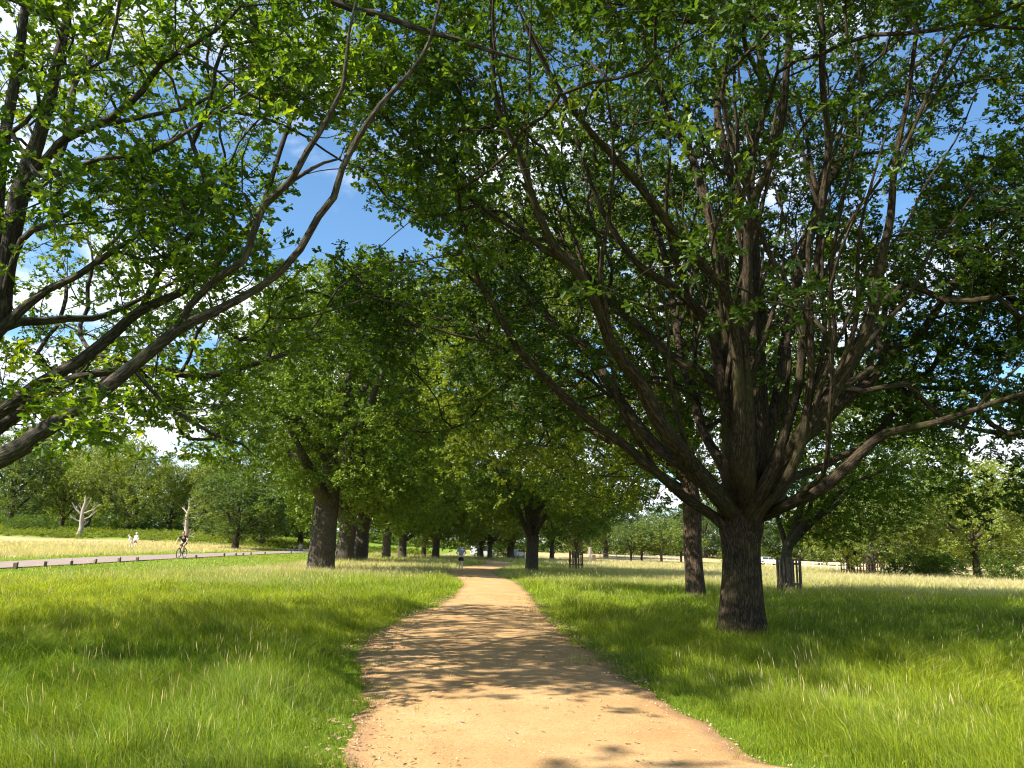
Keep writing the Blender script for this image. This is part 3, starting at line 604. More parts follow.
# ------------------------------------------------------------------ path and road edges
LE = [(352, 900), (350, 820), (350, 768), (354, 747), (361, 716), (360, 690), (357, 661), (370, 638), (399, 619), (440, 606), (457, 594), (463, 585), (459, 579), (449, 573.5), (447, 571), (458, 568.6), (468, 566.4), (478, 564.8), (487, 563.6), (484, 561.6), (476, 559.6), (468, 558.3)]
RE = [(1150, 900), (930, 820), (777, 768), (741, 747), (683, 716), (647, 693), (622, 676), (589, 652), (560, 633), (546, 618), (537, 606), (529, 593), (516, 582.5), (499, 576), (493, 572), (496, 569), (507, 566.6), (514, 565.2), (516, 564), (505, 562), (492, 560), (482, 558.6)]
def edge(E):
    Q = np.array([ground_at(a, b)[:2] for a, b in E]); Q = Q[np.argsort(Q[:, 1])]; return Q
le, re_ = edge(LE), edge(RE)
le = np.vstack([[le[0][0]-.1, -30], le]); re_ = np.vstack([[re_[0][0]+.1, -30], re_])
def xl(y): return np.interp(y, le[:, 1], le[:, 0])+.16*(fbm(np.stack([y*2.1, y*0], -1), 8, 4)-.5)*2
def xr(y): return np.interp(y, re_[:, 1], re_[:, 0])+.16*(fbm(np.stack([y*2.1, y*0+9], -1), 12, 4)-.5)*2
YMAX = min(le[-1, 1], re_[-1, 1])
print('path', le[:6], re_[:6], YMAX)
RY = [-40, 0, 20, 34, 40, 46, 55, 63, 92, 130, 165]; RX = [-44, -32.5, -26.2, -22.6, -21.7, -21.4, -21.9, -22.7, -24.8, -29, -34]
def road_r(y): return np.interp(y, RY, RX)
ROAD_W = 4.0
# ------------------------------------------------------------------ grass colour zones
def dryness(x, y):
    P = np.stack([x, y], -1); n = fbm(P*.06, 40, 3); n2 = fbm(P*.5, 44, 2)
    far = sstep(26, 46, y)
    d = -.06+.58*far+(n-.5)*1.1*(.35+far*.65)+(n2-.5)*.35
    d = d+.35*sstep(16, 30, y)*sstep(-3, -9, x)*(n2)            # pale seeding patch by the left trunks
    d = d+.35*sstep(34, 46, y)*sstep(3, 9, x)
    rr = x-road_r(y); mown = sstep(8.5, 5.5, rr)*sstep(-ROAD_W-4, -ROAD_W-2, rr)*sstep(150, 120, y)
    d = d*(1-.85*mown); d = d+.28*sstep(-ROAD_W-2.5, -ROAD_W-7, rr)*sstep(114, 100, y)*(n2*1.6)
    d = np.where((y > 112) & (x < -12), d*.3, d)
    return np.clip(d, 0, 1), mown
# ground sheet
def spaced_axis(lo, hi, fine_lo, fine_hi, fine, coarse):
    a = np.arange(fine_lo, fine_hi, fine); l = [fine_lo]; s = fine
    while l[-1] > lo: s *= 1.12; l.append(l[-1]-s)
    h = [a[-1]]; s = fine
    while h[-1] < hi: s *= 1.12; h.append(h[-1]+s)
    return np.concatenate([np.array(l[:0:-1]), a, np.array(h[1:])])
def ground_mat():
    m, n, l, out = mat('meadow_soil'); b = n.new('ShaderNodeBsdfPrincipled'); b.inputs['Roughness'].default_value = .95; b.inputs['Specular IOR Level'].default_value = .1
    at = n.new('ShaderNodeAttribute'); at.attribute_name = 'dry'; g = n.new('ShaderNodeNewGeometry')
    t = n.new('ShaderNodeTexNoise'); t.inputs['Scale'].default_value = 3; t.inputs['Detail'].default_value = 8; t.inputs['Roughness'].default_value = .7; l.new(g.outputs['Position'], t.inputs['Vector'])
    ma = n.new('ShaderNodeMath'); ma.operation = 'MULTIPLY_ADD'; ma.inputs[1].default_value = .5; l.new(t.outputs['Fac'], ma.inputs[0]); l.new(at.outputs['Fac'], ma.inputs[2])
    r = ramp(n, [(.15, (.09, .15, .015)), (.5, (.17, .24, .025)), (.8, (.27, .25, .09)), (1.1 if False else 1., (.42, .33, .16))]); l.new(ma.outputs[0], r.inputs[0]); l.new(r.outputs[0], b.inputs['Base Color'])
    bm = n.new('ShaderNodeBump'); bm.inputs['Strength'].default_value = .8; bm.inputs['Distance'].default_value = .1; l.new(t.outputs['Fac'], bm.inputs['Height']); l.new(bm.outputs[0], b.inputs['Normal'])
    l.new(b.outputs[0], out.inputs[0]); return m
X = spaced_axis(-900, 900, -24, 24, .5, 0); Yv = spaced_axis(-60, 1500, -4, 60, .5, 0)
gx, gy = np.meshgrid(X, Yv); zz = gz(gx, gy); dr, mw = dryness(gx, gy)
i0 = np.arange(len(Yv)-1)[:, None]*len(X)+np.arange(len(X)-1)[None]; Fc = np.stack([i0, i0+1, i0+len(X)+1, i0+len(X)], -1).reshape(-1, 4)
o = link('ground', mesh_np('ground', np.stack([gx, gy, zz], -1).reshape(-1, 3), Fc, ground_mat(), True, None, {'dry': dr.ravel()})); tag(o, kind='structure', label='grassy meadow ground', cat='ground')
def path_mat():
    m, n, l, out = mat('sandy_gravel'); b = n.new('ShaderNodeBsdfPrincipled'); b.inputs['Roughness'].default_value = .92; b.inputs['Specular IOR Level'].default_value = .15
    g = n.new('ShaderNodeNewGeometry'); at = n.new('ShaderNodeAttribute'); at.attribute_name = 'edge'
    def nz(sc, det=6, ro=.6):
        t = n.new('ShaderNodeTexNoise'); t.inputs['Scale'].default_value = sc; t.inputs['Detail'].default_value = det; t.inputs['Roughness'].default_value = ro; l.new(g.outputs['Position'], t.inputs['Vector']); return t
    t1 = nz(.9, 7, .65); r1 = ramp(n, [(.3, (.42, .245, .103)), (.5, (.48, .295, .132)), (.72, (.55, .36, .175))]); l.new(t1.outputs['Fac'], r1.inputs[0])
    v = n.new('ShaderNodeTexVoronoi'); v.inputs['Scale'].default_value = 85; l.new(g.outputs['Position'], v.inputs['Vector'])
    r2 = ramp(n, [(0, (.62, .58, .55)), (.5, (1, 1, 1)), (1, (1.0, 1.0, 1.0))]); sp = n.new('ShaderNodeSeparateColor'); l.new(v.outputs['Color'], sp.inputs[0]); l.new(sp.outputs[0], r2.inputs[0])
    mm = n.new('ShaderNodeMix'); mm.data_type = 'RGBA'; mm.blend_type = 'MULTIPLY'; mm.inputs[0].default_value = .75; l.new(r1.outputs[0], mm.inputs[6]); l.new(r2.outputs[0], mm.inputs[7])
    t3 = nz(5, 8, .75); ma = n.new('ShaderNodeMath'); ma.operation = 'MULTIPLY_ADD'; ma.inputs[1].default_value = .9; l.new(t3.outputs['Fac'], ma.inputs[0]); l.new(at.outputs['Fac'], ma.inputs[2])
    mr = n.new('ShaderNodeMapRange'); mr.inputs[1].default_value = .85; mr.inputs[2].default_value = 1.3; mr.inputs[4].default_value = .7; l.new(ma.outputs[0], mr.inputs[0])
    m3 = n.new('ShaderNodeMix'); m3.data_type = 'RGBA'; l.new(mr.outputs[0], m3.inputs[0]); l.new(mm.outputs[2], m3.inputs[6]); m3.inputs[7].default_value = (.27, .155, .085, 1)
    l.new(m3.outputs[2], b.inputs['Base Color'])
    t4 = nz(60, 4, .7); a2 = n.new('ShaderNodeMath'); a2.operation = 'MULTIPLY_ADD'; a2.inputs[1].default_value = .5; l.new(v.outputs['Distance'], a2.inputs[0]); l.new(t4.outputs['Fac'], a2.inputs[2])
    a3 = n.new('ShaderNodeMath'); a3.operation = 'MULTIPLY_ADD'; a3.inputs[1].default_value = 2.5; l.new(t3.outputs['Fac'], a3.inputs[0]); l.new(a2.outputs[0], a3.inputs[2])
    bm = n.new('ShaderNodeBump'); bm.inputs['Strength'].default_value = .6; bm.inputs['Distance'].default_value = .012; l.new(a3.outputs[0], bm.inputs['Height']); l.new(bm.outputs[0], b.inputs['Normal'])
    l.new(b.outputs[0], out.inputs[0]); return m
ys = np.concatenate([np.arange(-30, -2, 1.), np.arange(-2, 20, .12), np.arange(20, 50, .3), np.arange(50, YMAX, .6)]); nu = 25
u = np.linspace(0, 1, nu); A_, B_ = xl(ys), xr(ys); px_ = A_[:, None]+(B_-A_)[:, None]*u; py_ = np.broadcast_to(ys[:, None], px_.shape)
wd = (B_-A_)[:, None]; e = np.minimum(u, 1-u)[None]*wd; pz = gz(px_, py_)+.022+.02*sstep(0, 1, e)-.012*(1-sstep(0, .12, e))
i0 = np.arange(len(ys)-1)[:, None]*nu+np.arange(nu-1)[None]; Fc = np.stack([i0, i0+1, i0+nu+1, i0+nu], -1).reshape(-1, 4)
o = link('path', mesh_np('path', np.stack([px_, py_, pz], -1).reshape(-1, 3), Fc, path_mat(), True, None, {'edge': (1-sstep(0, .42, e)+0*px_).ravel()})); tag(o, kind='structure', label='sandy gravel path', cat='path')
ysr = np.arange(-40, 165, .5); uu = np.linspace(0, 1, 7); rx = (road_r(ysr)+.12*(fbm(np.stack([ysr, ysr*0], -1), 88)-.5))[:, None]-ROAD_W*uu[None]; ry = np.broadcast_to(ysr[:, None], rx.shape)
V = np.stack([rx, ry, gz(rx, ry)+.05], -1).reshape(-1, 3); i0 = np.arange(len(ysr)-1)[:, None]*7+np.arange(6)[None]; Fc = np.stack([i0, i0+7, i0+8, i0+1], -1).reshape(-1, 4)
o = link('road', mesh_np('road', V, Fc, simple('pinkish_asphalt', (.26, .19, .16), .9, 0, .15, 3, .3), False)); tag(o, kind='structure', label='narrow grey-pink park road', cat='road')
# ------------------------------------------------------------------ grass blades
def grass_mat():
    m, n, l, out = mat('grass_blade'); at = n.new('ShaderNodeAttribute'); at.attribute_name = 'gcol'
    d = n.new('ShaderNodeBsdfDiffuse'); l.new(at.outputs['Color'], d.inputs[0]); t = n.new('ShaderNodeBsdfTranslucent')
    g = n.new('ShaderNodeMix'); g.data_type = 'RGBA'; g.blend_type = 'MULTIPLY'; g.inputs[0].default_value = 1; l.new(at.outputs['Color'], g.inputs[6]); g.inputs[7].default_value = (1.6, 1.45, .8, 1); l.new(g.outputs[2], t.inputs[0])
    mx = n.new('ShaderNodeMixShader'); mx.inputs[0].default_value = .45; l.new(d.outputs[0], mx.inputs[1]); l.new(t.outputs[0], mx.inputs[2])
    gl = n.new('ShaderNodeBsdfGlossy'); gl.inputs['Roughness'].default_value = .4; m2 = n.new('ShaderNodeMixShader'); m2.inputs[0].default_value = .02; l.new(mx.outputs[0], m2.inputs[1]); l.new(gl.outputs[0], m2.inputs[2])
    l.new(m2.outputs[0], out.inputs[0]); return m
M_grass = grass_mat()
GREEN = np.array([[.125, .20, .008], [.23, .315, .013], [.335, .395, .026]]); STRAW = np.array([[.50, .45, .25], [.62, .56, .36], [.50, .45, .30]])
def blades(d0, d1, dens, w, hmul, ang=44, seg=2, seed=0, seedfrac=.03, keep=None):
    r = np.random.default_rng(seed); a0 = math.radians(ang); n = int(dens*a0*(d1*d1-d0*d0))
    d = np.sqrt(r.uniform(d0*d0, d1*d1, n)); a = r.uniform(-a0, a0, n); x = d*np.sin(a); y = d*np.cos(a)
    P = np.stack([x, y], -1)
    L, R = xl(y), xr(y); inp = (x > L-.0) & (x < R+.0) & (y < YMAX); de = np.where(y < YMAX, np.minimum(np.abs(x-L), np.abs(x-R)), 9)
    cr = .12+.5*sstep(.5, .75, fbm(P*1.6, 57, 2)); inner = inp & (de < cr) & (r.random(n) < .45*(1-de/cr))
    rd = x-road_r(y); road = (rd < 0) & (rd > -ROAD_W)
    cl = fbm(P*2.2, 50, 3); k = (~inp | inner) & ~road & (r.random(n) < .35+1.1*cl)
    x, y, de, P, d = x[k], y[k], de[k], P[k], d[k]; cl = cl[k]; n = len(x); dry, mown = dryness(x, y)
    hn = fbm(P*.35, 52, 3); h = (.10+.22*hn+.16*sstep(.45, .75, cl))*hmul*r.uniform(.55, 1.25, n); h *= .32+.68*sstep(.0, .9, de); h = h*(1-.72*mown)
    isS = r.random(n) < (seedfrac*(.3+2.5*dry)*(1-mown)*sstep(.2, 1.2, de)*(.2+2.2*sstep(.4, .65, fbm(P*.8, 77, 2)))); h = np.where(isS, h*r.uniform(1.1, 1.6, n)+.08, h)
    az = fbm(P*.5, 60, 2)*9+r.normal(0, 1.1, n); lean = h*np.clip(r.normal(.62, .42, n), 0, 2.0)*np.where(isS, .7, 1.)
    dx, dy = np.cos(az)*lean, np.sin(az)*lean; fa = r.uniform(0, 2*math.pi, n); wx, wy = np.cos(fa)*w/2, np.sin(fa)*w/2; wx = wx*np.where(isS, .28, 1)*r.uniform(.6, 1.3, n); wy = wy*np.where(isS, .28, 1)
    z = gz(x, y)-.01; B = np.stack([x, y, z], -1); W = np.stack([wx, wy, 0*wx], -1); D = np.stack([dx, dy, 0*dx], -1); Z = np.array([0, 0, 1.])*h[:, None]
    g1 = r.integers(0, 3, n); gcol = GREEN[g1]*(.55+.9*r.random((n, 1))**1.3)*(.8+.4*fbm(P*1.4, 93, 2))[:, None]*np.array([1, 1, 1]); wet = (fbm(P*.12, 90, 2)-.5)[:, None]; gcol = gcol*(1+wet*np.array([.9, .5, .2]))
    scol = STRAW[r.integers(0, 3, n)]*(.7+.5*r.random((n, 1)))
    dd = np.clip(dry*1.1+r.normal(0, .13, n), 0, 1)[:, None]; tip = gcol*(1-dd)+scol*dd; root = gcol*(1-dd*.55)+scol*dd*.55
    tip = np.where(isS[:, None], scol, tip)
    if seg == 2:
        V = np.stack([B-W, B+W, B+D*.30+Z*.62-W*.8, B+D*.30+Z*.62+W*.8, B+D+Z*.92], 1); F1 = np.array([(0, 1, 3), (0, 3, 2), (2, 3, 4)]); C = np.stack([root, root, (root+tip)/2, (root+tip)/2, tip], 1); nv = 5
    else:
        V = np.stack([B-W, B+W, B+D+Z], 1); F1 = np.array([(0, 1, 2)]); C = np.stack([root, root, tip], 1); nv = 3
    Fc = (F1[None]+(np.arange(n)*nv)[:, None, None]).reshape(-1, 3); V = V.reshape(-1, 3); C = C.reshape(-1, 3)
    q = np.nonzero(isS & (d < 40))[0]                    # seed heads
    if len(q):
        T = (B+D+Z*.92)[q]; m = len(q); hl = (.035+.05*r.random(m))[:, None]; up = (D[q]*.5+Z[q]); up /= np.linalg.norm(up, axis=1, keepdims=True)
        s1 = np.stack([np.cos(fa[q]), np.sin(fa[q]), 0*fa[q]], -1); s2 = np.stack([-np.sin(fa[q]), np.cos(fa[q]), 0*fa[q]], -1); wd_ = max(.0024, w*.40)
        HV = np.stack([T-up*hl*.9, T-s1*wd_, T+s1*wd_, T-s2*wd_, T+s2*wd_, T+up*hl], 1).reshape(-1, 3)
        HF = np.array([(0, 1, 3), (0, 3, 2), (0, 2, 4), (0, 4, 1), (5, 3, 1), (5, 2, 3), (5, 4, 2), (5, 1, 4)]); HF = (HF[None]+(np.arange(m)*6)[:, None, None]).reshape(-1, 3)+len(V)
        V = np.vstack([V, HV]); Fc = np.vstack([Fc, HF]); C = np.vstack([C, np.repeat(scol[q]*1.1, 6, 0)])
    return V, Fc, C
def grass():
    parts = [blades(2.5, 5.5, 900, .005, .95, 50, 2, 1, .01), blades(5.5, 10, 3600, .0035, 1.0, 42, 2, 2, .01), blades(10, 17, 2000, .0050, 1.05, 41, 2, 3, .012), blades(17, 28, 650, .010, 1.05, 41, 2, 7, .02), blades(28, 45, 160, .022, 1.1, 41, 1, 4, .04), blades(45, 75, 48, .042, 1.15, 40, 1, 5, .05), blades(75, 125, 12, .085, 1.2, 40, 1, 6, .05)]
    V = []; Fc = []; C = []; o = 0
    for v, f, c in parts: V.append(v); Fc.append(f+o); C.append(c); o += len(v)
    V = np.vstack(V); Fc = np.vstack(Fc); C = np.vstack(C); print('grass tris', len(Fc))
    o = link('grass', mesh_np('grass', V, Fc, M_grass, False, None, {'gcol': C})); tag(o, 'tall seeding meadow grass, green near the path and straw coloured further off', 'grass', kind='stuff')
grass()
def litter():
    r = np.random.default_rng(15); n = 9000; y = r.uniform(-1, 26, n); side = r.random(n) < .5; off = np.abs(r.normal(0, .28, n))*np.where(r.random(n) < .25, -2.5, 1); x = np.where(side, xl(y)-off+.06, xr(y)+off-.06)
    k = fbm(np.stack([x, y], -1)*1.1, 33, 2) > .42; x, y = x[k], y[k]; n = len(x); P = np.stack([x, y, gz(x, y)+.05], -1); LV, LF = leaf_shape(True)
    R = rot_to(r.normal(0, 1, (n, 3))*np.array([1, 1, .15]), np.array([0, 0, 1.])+r.normal(0, .3, (n, 3))); sz = r.uniform(.02, .06, n)
    V = np.einsum('kij,nj->kni', R, LV)*sz[:, None, None]+P[:, None]; Fc = (LF[None]+(np.arange(n)*len(LV))[:, None, None]).reshape(-1, 3)
    o = link('leaf_litter', mesh_np('leaf_litter', V.reshape(-1, 3), Fc, simple('dry_leaf', (.30, .20, .11), .9, 0, .5, 3), False)); tag(o, 'dry brown leaf litter along both edges of the path', 'leaf litter', kind='stuff')
litter()
def pebbles():
    r = np.random.default_rng(16); n = 9000; y = 3+r.random(n)**1.6*20; u_ = r.beta(.8, .8, n); x = xl(y)+(xr(y)-xl(y))*u_; k = fbm(np.stack([x, y], -1)*.9, 35, 2) > .45; x, y = x[k], y[k]; n = len(x)
    O = np.array([(1, 0, 0), (0, 1, 0), (-1, 0, 0), (0, -1, 0), (0, 0, .8), (0, 0, -.6)]); OF = np.array([(0, 1, 4), (1, 2, 4), (2, 3, 4), (3, 0, 4), (1, 0, 5), (2, 1, 5), (3, 2, 5), (0, 3, 5)])
    S = (r.uniform(.003, .009, n)*(1+r.random(n)**8*1.5))[:, None, None]*r.uniform(.6, 1.2, (n, 6, 1)); a = r.uniform(0, 6.3, n); R = np.zeros((n, 3, 3)); R[:, 0, 0] = R[:, 1, 1] = np.cos(a); R[:, 0, 1] = -np.sin(a); R[:, 1, 0] = np.sin(a); R[:, 2, 2] = 1
    V = np.einsum('kij,knj->kni', R, O[None]*S)+np.stack([x, y, gz(x, y)+.044], -1)[:, None]; Fc = (OF[None]+(np.arange(n)*6)[:, None, None]).reshape(-1, 3)
    o = link('gravel', mesh_np('gravel', V.reshape(-1, 3), Fc, simple('pebble', (.42, .30, .18), .8, 0, .5, 9), False)); tag(o, 'loose small stones scattered on the sandy path', 'gravel', kind='stuff')
pebbles()
# bracken
def bracken():
    r = np.random.default_rng(5); n = 8000; x = r.uniform(-125, -14, n); y = r.uniform(106, 150, n); P = np.stack([x, y], -1); k = (fbm(P*.12, 70, 2) > .36) & (y > 112+6*fbm(P*.05, 71)); x, y = x[k], y[k]; n = len(x)
    B = np.stack([x, y, gz(x, y)], -1); V = []; Fc = []; T = []; o = 0; tm = []
    for q in range(5):
        v, f, t, m = spray(r, False, 9, 9, .22, .7, .5); tm.append((v+np.array([0, 0, .45]), f, t, m))
    V, Fc, T, MI = stamp(tm, B, r.normal(0, 1, (n, 3)), r.uniform(.4, 1.0, n), (fbm(B*.2, 4)-.4)*.6+.05, r)
    o = link('bracken', mesh_np('bracken', V, Fc, M_leafY, False, None, {'tint': T})); tag(o, 'low green bracken spread in front of the far left trees', 'bracken', kind='stuff')
bracken()
exec_objects = True
# ------------------------------------------------------------------ dead trees, log, posts, guards, fence
def dead_tree(px, Y, H, label, seed, branches, tr):
    b = base_at(px, Y); r = np.random.default_rng(seed); root = empty('dead_tree', b, 0, label, 'dead tree')
    s = Skel(3000); s.line([b-(0, 0, .2), b+(.1, .1, H*.3), b+(-.02, 0, H*.55), b+(.14, .1, H*.8), b+(.06, .1, H)], [tr*1.3, tr*.9, tr*.78, tr*.55, tr*.25], step=.3, wob=.05)
    n0 = s.n
    k = 0
    for (h, dx, dz, rr) in branches:
        k += 1; par = s.near(b+np.array([0, 0, h])); p = s.P[par]; e = p+np.array([dx, r.uniform(-.6, .6), dz]); m = (p+e)/2+np.array([0, 0, -.12*abs(dx)]); s.line([p, m, e], [rr, rr*.8, rr*.35], par, k, .25, wob=.05)
        e2 = m+np.array([dx*.25, r.uniform(-.3, .3), abs(dx)*.35+.2]); q = s.near(m); s.line([s.P[q], e2], [rr*.5, rr*.2], q, k, .25, wob=.05)
        for z_ in range(2):
            q = s.near(p+(e-p)*r.uniform(.35, .9)); s.line([s.P[q], s.P[q]+np.array([dx*r.uniform(-.1, .3), r.uniform(-.3, .3), r.uniform(.2, .7)])], [rr*.35, rr*.12], q, k, .2, wob=.04)
    s.radii()
    for L, (V, Fc, BK) in sorted(s.wood(0, (12, 8, 6)).items(), key=lambda q: q[0]):
        nm = 'trunk' if L == 0 else 'branch'; link(nm, mesh_np(nm, V-b, Fc, M_dead, True, None, BK), root)
dead_tree(79, 118, 6.4, 'bleached dead tree with forked stubby branches standing in the bracken', 3, [(2.2, -1.6, 1.0, .12), (2.6, 2.2, 1.4, .12), (3.2, -1.6, 2.0, .15), (3.4, 2.8, 1.6, .12), (3.8, .9, 2.2, .14), (1.6, 1.0, .7, .1), (4.0, -.9, 1.0, .08)], .34)
dead_tree(184.5, 112, 6.6, 'bleached upright dead trunk with short side stubs behind the cyclist', 4, [(4.4, -1.2, .9, .12), (4.0, 2.2, .25, .09), (5.2, 1.0, .3, .1), (5.7, 1.3, .2, .08), (6.1, .5, .5, .12), (1.8, 1.0, .2, .14), (1.5, 1.4, -.3, .1), (2.4, -.5, .3, .1)], .33)
def log():
    b = base_at(299, 104); root = empty('cut_log', b, 0, 'pale cut stump with forked fallen branches left of the thickest trunk', 'log')
    m = MB(); m.tube([b*0+(.25, 0, -.1), (.3, 0, .5), (.32, 0, .92)], [.33, .3, .28], 12); m.build('stump', M_dead, root, True)
    m = MB(); m.tube([(-.9, 0, .12), (-.3, .1, .18), (.2, .1, .15)], [.12, .14, .12], 8); m.build('fallen_stem', M_dead, root, True)
    m = MB(); m.tube([(-.5, 0, .15), (-.6, 0, .5), (-.9, 0, .95)], [.11, .09, .04], 8); m.build('branch', M_dead, root, True)
    m = MB(); m.tube([(-1.9, .3, .1), (-1.6, .2, .28), (-1.0, .1, .2)], [.08, .12, .1], 8); m.build('branch', M_dead, root, True)
log()
M_post = simple('weathered_post', (.13, .095, .065), .9, 0, .3, 14, .5); M_postl = simple('pale_weathered_wood', (.36, .31, .25), .85, 0, .25, 12, .5)
def posts():
    first = None
    pts = [(15, 569.3), (45, 567.2), (71, 565.6), (95, 564.2), (119, 562.6), (137, 561.5), (196, 558.6), (224, 556.8), (235.5, 556.2), (243, 555.7), (251, 555.3), (265, 554.4), (291, 553.4)]
    desc = ['nearest low post by the road, at the far left edge', 'second low road post from the left edge', 'third low road post from the left edge', 'fourth low road post from the left edge', 'fifth low road post from the left edge', 'low road post below the walking pair', 'low road post just right of the bicycle', 'first low post of the receding row right of the bicycle', 'second low post of the receding row right of the bicycle', 'third low post of the receding row right of the bicycle', 'fourth low post of the receding row right of the bicycle', 'fifth low post of the receding row right of the bicycle', 'farthest low road post, left of the thickest trunk']
    for i, (a, b) in enumerate(pts):
        p = ground_at(a, b)
        if first is None:
            root = empty('road_post', p, .2, desc[i], 'post', 'low wooden posts along the road'); m = MB(); m.box((0, 0, .13), (.17, .17, .34), 0, 0, .93); m.build('shaft', M_post, root, bevel=.012)
            m = MB(); m.box((0, 0, .31), (.165, .165, .03), 0, 0, .75); m.build('cap', M_postl, root); first = root
        else: copy_tree(first, p, .2+i*.3, (.8, .8, .85+.06*math.sin(i*2)), desc[i], 'low wooden posts along the road')
posts()
def guard(p, W, H, label, tone=M_postl):
    root = empty('tree_guard', p, .35, label, 'tree guard', 'wooden guards round trees'); r = random.Random(int(p[0]*7))
    for k, (a, b) in enumerate(((-1, -1), (1, -1), (1, 1), (-1, 1))):
        m = MB(); m.box((a*W/2, b*W/2, H/2-.05), (.10, .10, H+.1), r.uniform(-.1, .1), 0, .95, (r.uniform(-.02, .02), 0)); m.build('post', tone, root, bevel=.008)
    for k in range(4):
        a = k*math.pi/2; c, s_ = math.cos(a), math.sin(a)
        for q in (-.17, .19):
            m = MB(); x, y = W*.5+.03, q*W*1.05; m.box((x*c-y*s_, x*s_+y*c, H*.47+r.uniform(-.03, .03)), (.025, .09, H*.95), a, 0, 1, (0, r.uniform(-.02, .02))); m.build('slat', tone, root)
        for z in (.28, .82):
            m = MB(); x = W*.5+.005; m.box((x*c, x*s_, H*z), (.02, W*.96, .09), a); m.build('rail', tone, root)
guard(ground_at(790, 594.5), .66, 1.62, 'weathered wooden guard of upright slats round the dark forked oak', simple('guard_wood', (.10, .075, .055), .85, 0, .3, 12, .5))
pI = ground_at(576, 570)
guard(pI, .8, 1.55, 'wooden slatted guard round the bronze-leaved sapling in the meadow', M_post)
oak(pI, 'young bronze-leaved sapling in a slatted guard right of the rounded oak', 4.4, (1.5, 1.5, 1.5), 3.1, .07, 81, leafmat('bronze_leaf', (.11, .09, .03), (.22, .19, .05), trans=.3), M_barkB, fork_h=1.5, n=60, zmin=1.3, ls=.5, spacing=.4, name='sapling', group='young trees in the meadow', limbs=4, rmin=.004)
guard(base_at(850, 82), 1.3, 1.45, 'dark slatted guard round the left of two trees by the rail fence', M_post)
guard(base_at(870, 78), 1.3, 1.45, 'dark slatted guard round the right of two trees by the rail fence', M_post)
pJ = base_at(590, 98); g_ = empty('tree_guard', pJ, 0, 'tall narrow pale guard beside a thin stem far right of the sapling', 'tree guard', 'wooden guards round trees')
m = MB(); m.box((0, 0, 1.0), (.32, .32, 2.1), .3, 0, .9); m.build('sleeve', M_postl, g_, bevel=.02); m = MB(); m.box((.5, 0, .55), (.45, .4, 1.1), .1, 0, .85); m.build('side_frame', M_post, g_, bevel=.02); m = MB(); m.tube([(0, 0, 1.9), (.05, 0, 2.6), (0, .05, 3.1)], [.05, .04, .01]); m.build('stem', M_barkB, g_)
M_rail = simple('bleached_rail', (.55, .52, .46), .8, 0, .15, 6)
def fence(A, B, n, label):
    A, B = np.array(A), np.array(B); root = empty('rail_fence', A, 0, label, 'fence'); prev = None
    for i in range(n+1):
        p = A+(B-A)*i/n; p[2] = gz(p[0], p[1]); q = p-A; m = MB(); m.box((q[0], q[1], q[2]+.5), (.13, .13, 1.1)); m.build('post', M_rail, root)
        if prev is not None:
            for z in (.55, .95):
                m = MB(); m.tube([prev+np.array([0, -.08, z]), q+np.array([0, -.08, z])], .05, 6); m.build('rail', M_rail, root)
        prev = q
fence(base_at(738, 128), base_at(905, 86), 22, 'pale wooden rail fence across the right side of the meadow')
fence(base_at(600, 150), base_at(700, 150), 12, 'pale wooden rail fence behind the small round-headed trees')
# ------------------------------------------------------------------ parked vehicles, far away
M_tyre = simple('tyre_rubber', (.03, .03, .03), .8); M_win = simple('dark_glass', (.05, .06, .07), .1, 0, .05); M_rim = simple('alloy', (.5, .5, .5), .35, .8, .05); M_lamp = simple('lamp_plastic', (.7, .7, .68), .2)
def car(p, rz, paint, label, van=False):
    root = empty('parked_van' if van else 'parked_car', p, rz, label, 'van' if van else 'car', 'vehicles parked beyond the trees'); pm = simple('car_paint', paint, .3, .1, .03)
    pr = [(-2.2, .35), (-2.25, .8), (-2.1, 1.75), (-1.7, 1.95), (.8, 1.95), (1.25, 1.3), (2.15, 1.05), (2.25, .6), (2.2, .35)] if van else [(-2.1, .35), (-2.15, .8), (-1.95, 1.0), (-1.4, 1.42), (.2, 1.45), (1.0, .98), (1.95, .82), (2.1, .6), (2.08, .35)]
    for nm, q in (('body', pr),):
        m = MB(); V = []; 
        for sx, ins in ((-.86, 1), (.86, 1)):
            for (x, z) in q: V.append((x, sx*(1-.12*max(0, z-.9)), z))
        n = len(q); m.add(V, [tuple(range(n)), tuple(range(2*n-1, n-1, -1))]+[(i, i+n, (i+1) % n+n, (i+1) % n) for i in range(n)]); m.build(nm, pm, root, bevel=.05)
    top = 1.85 if van else 1.38
    for sy in (-1, 1):
        for (x0, x1) in ((-1.3, -.35), (-.25, .55)):
            m = MB(); yy = sy*(.86*(1-.12*.3)+.012); m.box(((x0+x1)/2, yy, (top+1.02)/2), (x1-x0, .02, top-1.02)); m.build('window', M_win, root)
        for x in (-1.35, 1.35):
            m = MB(); m.tube([(x, sy*.70, .33), (x, sy*.9, .33)], .33, 18); w = m.build('wheel', M_tyre, root); m = MB(); m.tube([(x, sy*.895, .33), (x, sy*.915, .33)], .19, 12); m.build('rim', M_rim, w)
        m = MB(); m.box((2.08 if not van else 2.19, sy*.62, .72), (.06, .3, .14)); m.build('headlight', M_lamp, root)
    m = MB(); a, b = ((1.23, 1.33), (.83, 1.9)) if van else ((.93, 1.04), (.3, 1.41)); m.add([(a[0]+.015, -.7, a[1]+.015), (a[0]+.015, .7, a[1]+.015), (b[0]+.015, .65, b[1]), (b[0]+.015, -.65, b[1])], [(0, 1, 2, 3)]); m.build('windscreen', M_win, root)
car(base_at(484, 128), .1, (.62, .68, .75), 'pale blue-white van parked beyond the trees left of the far bend', True)
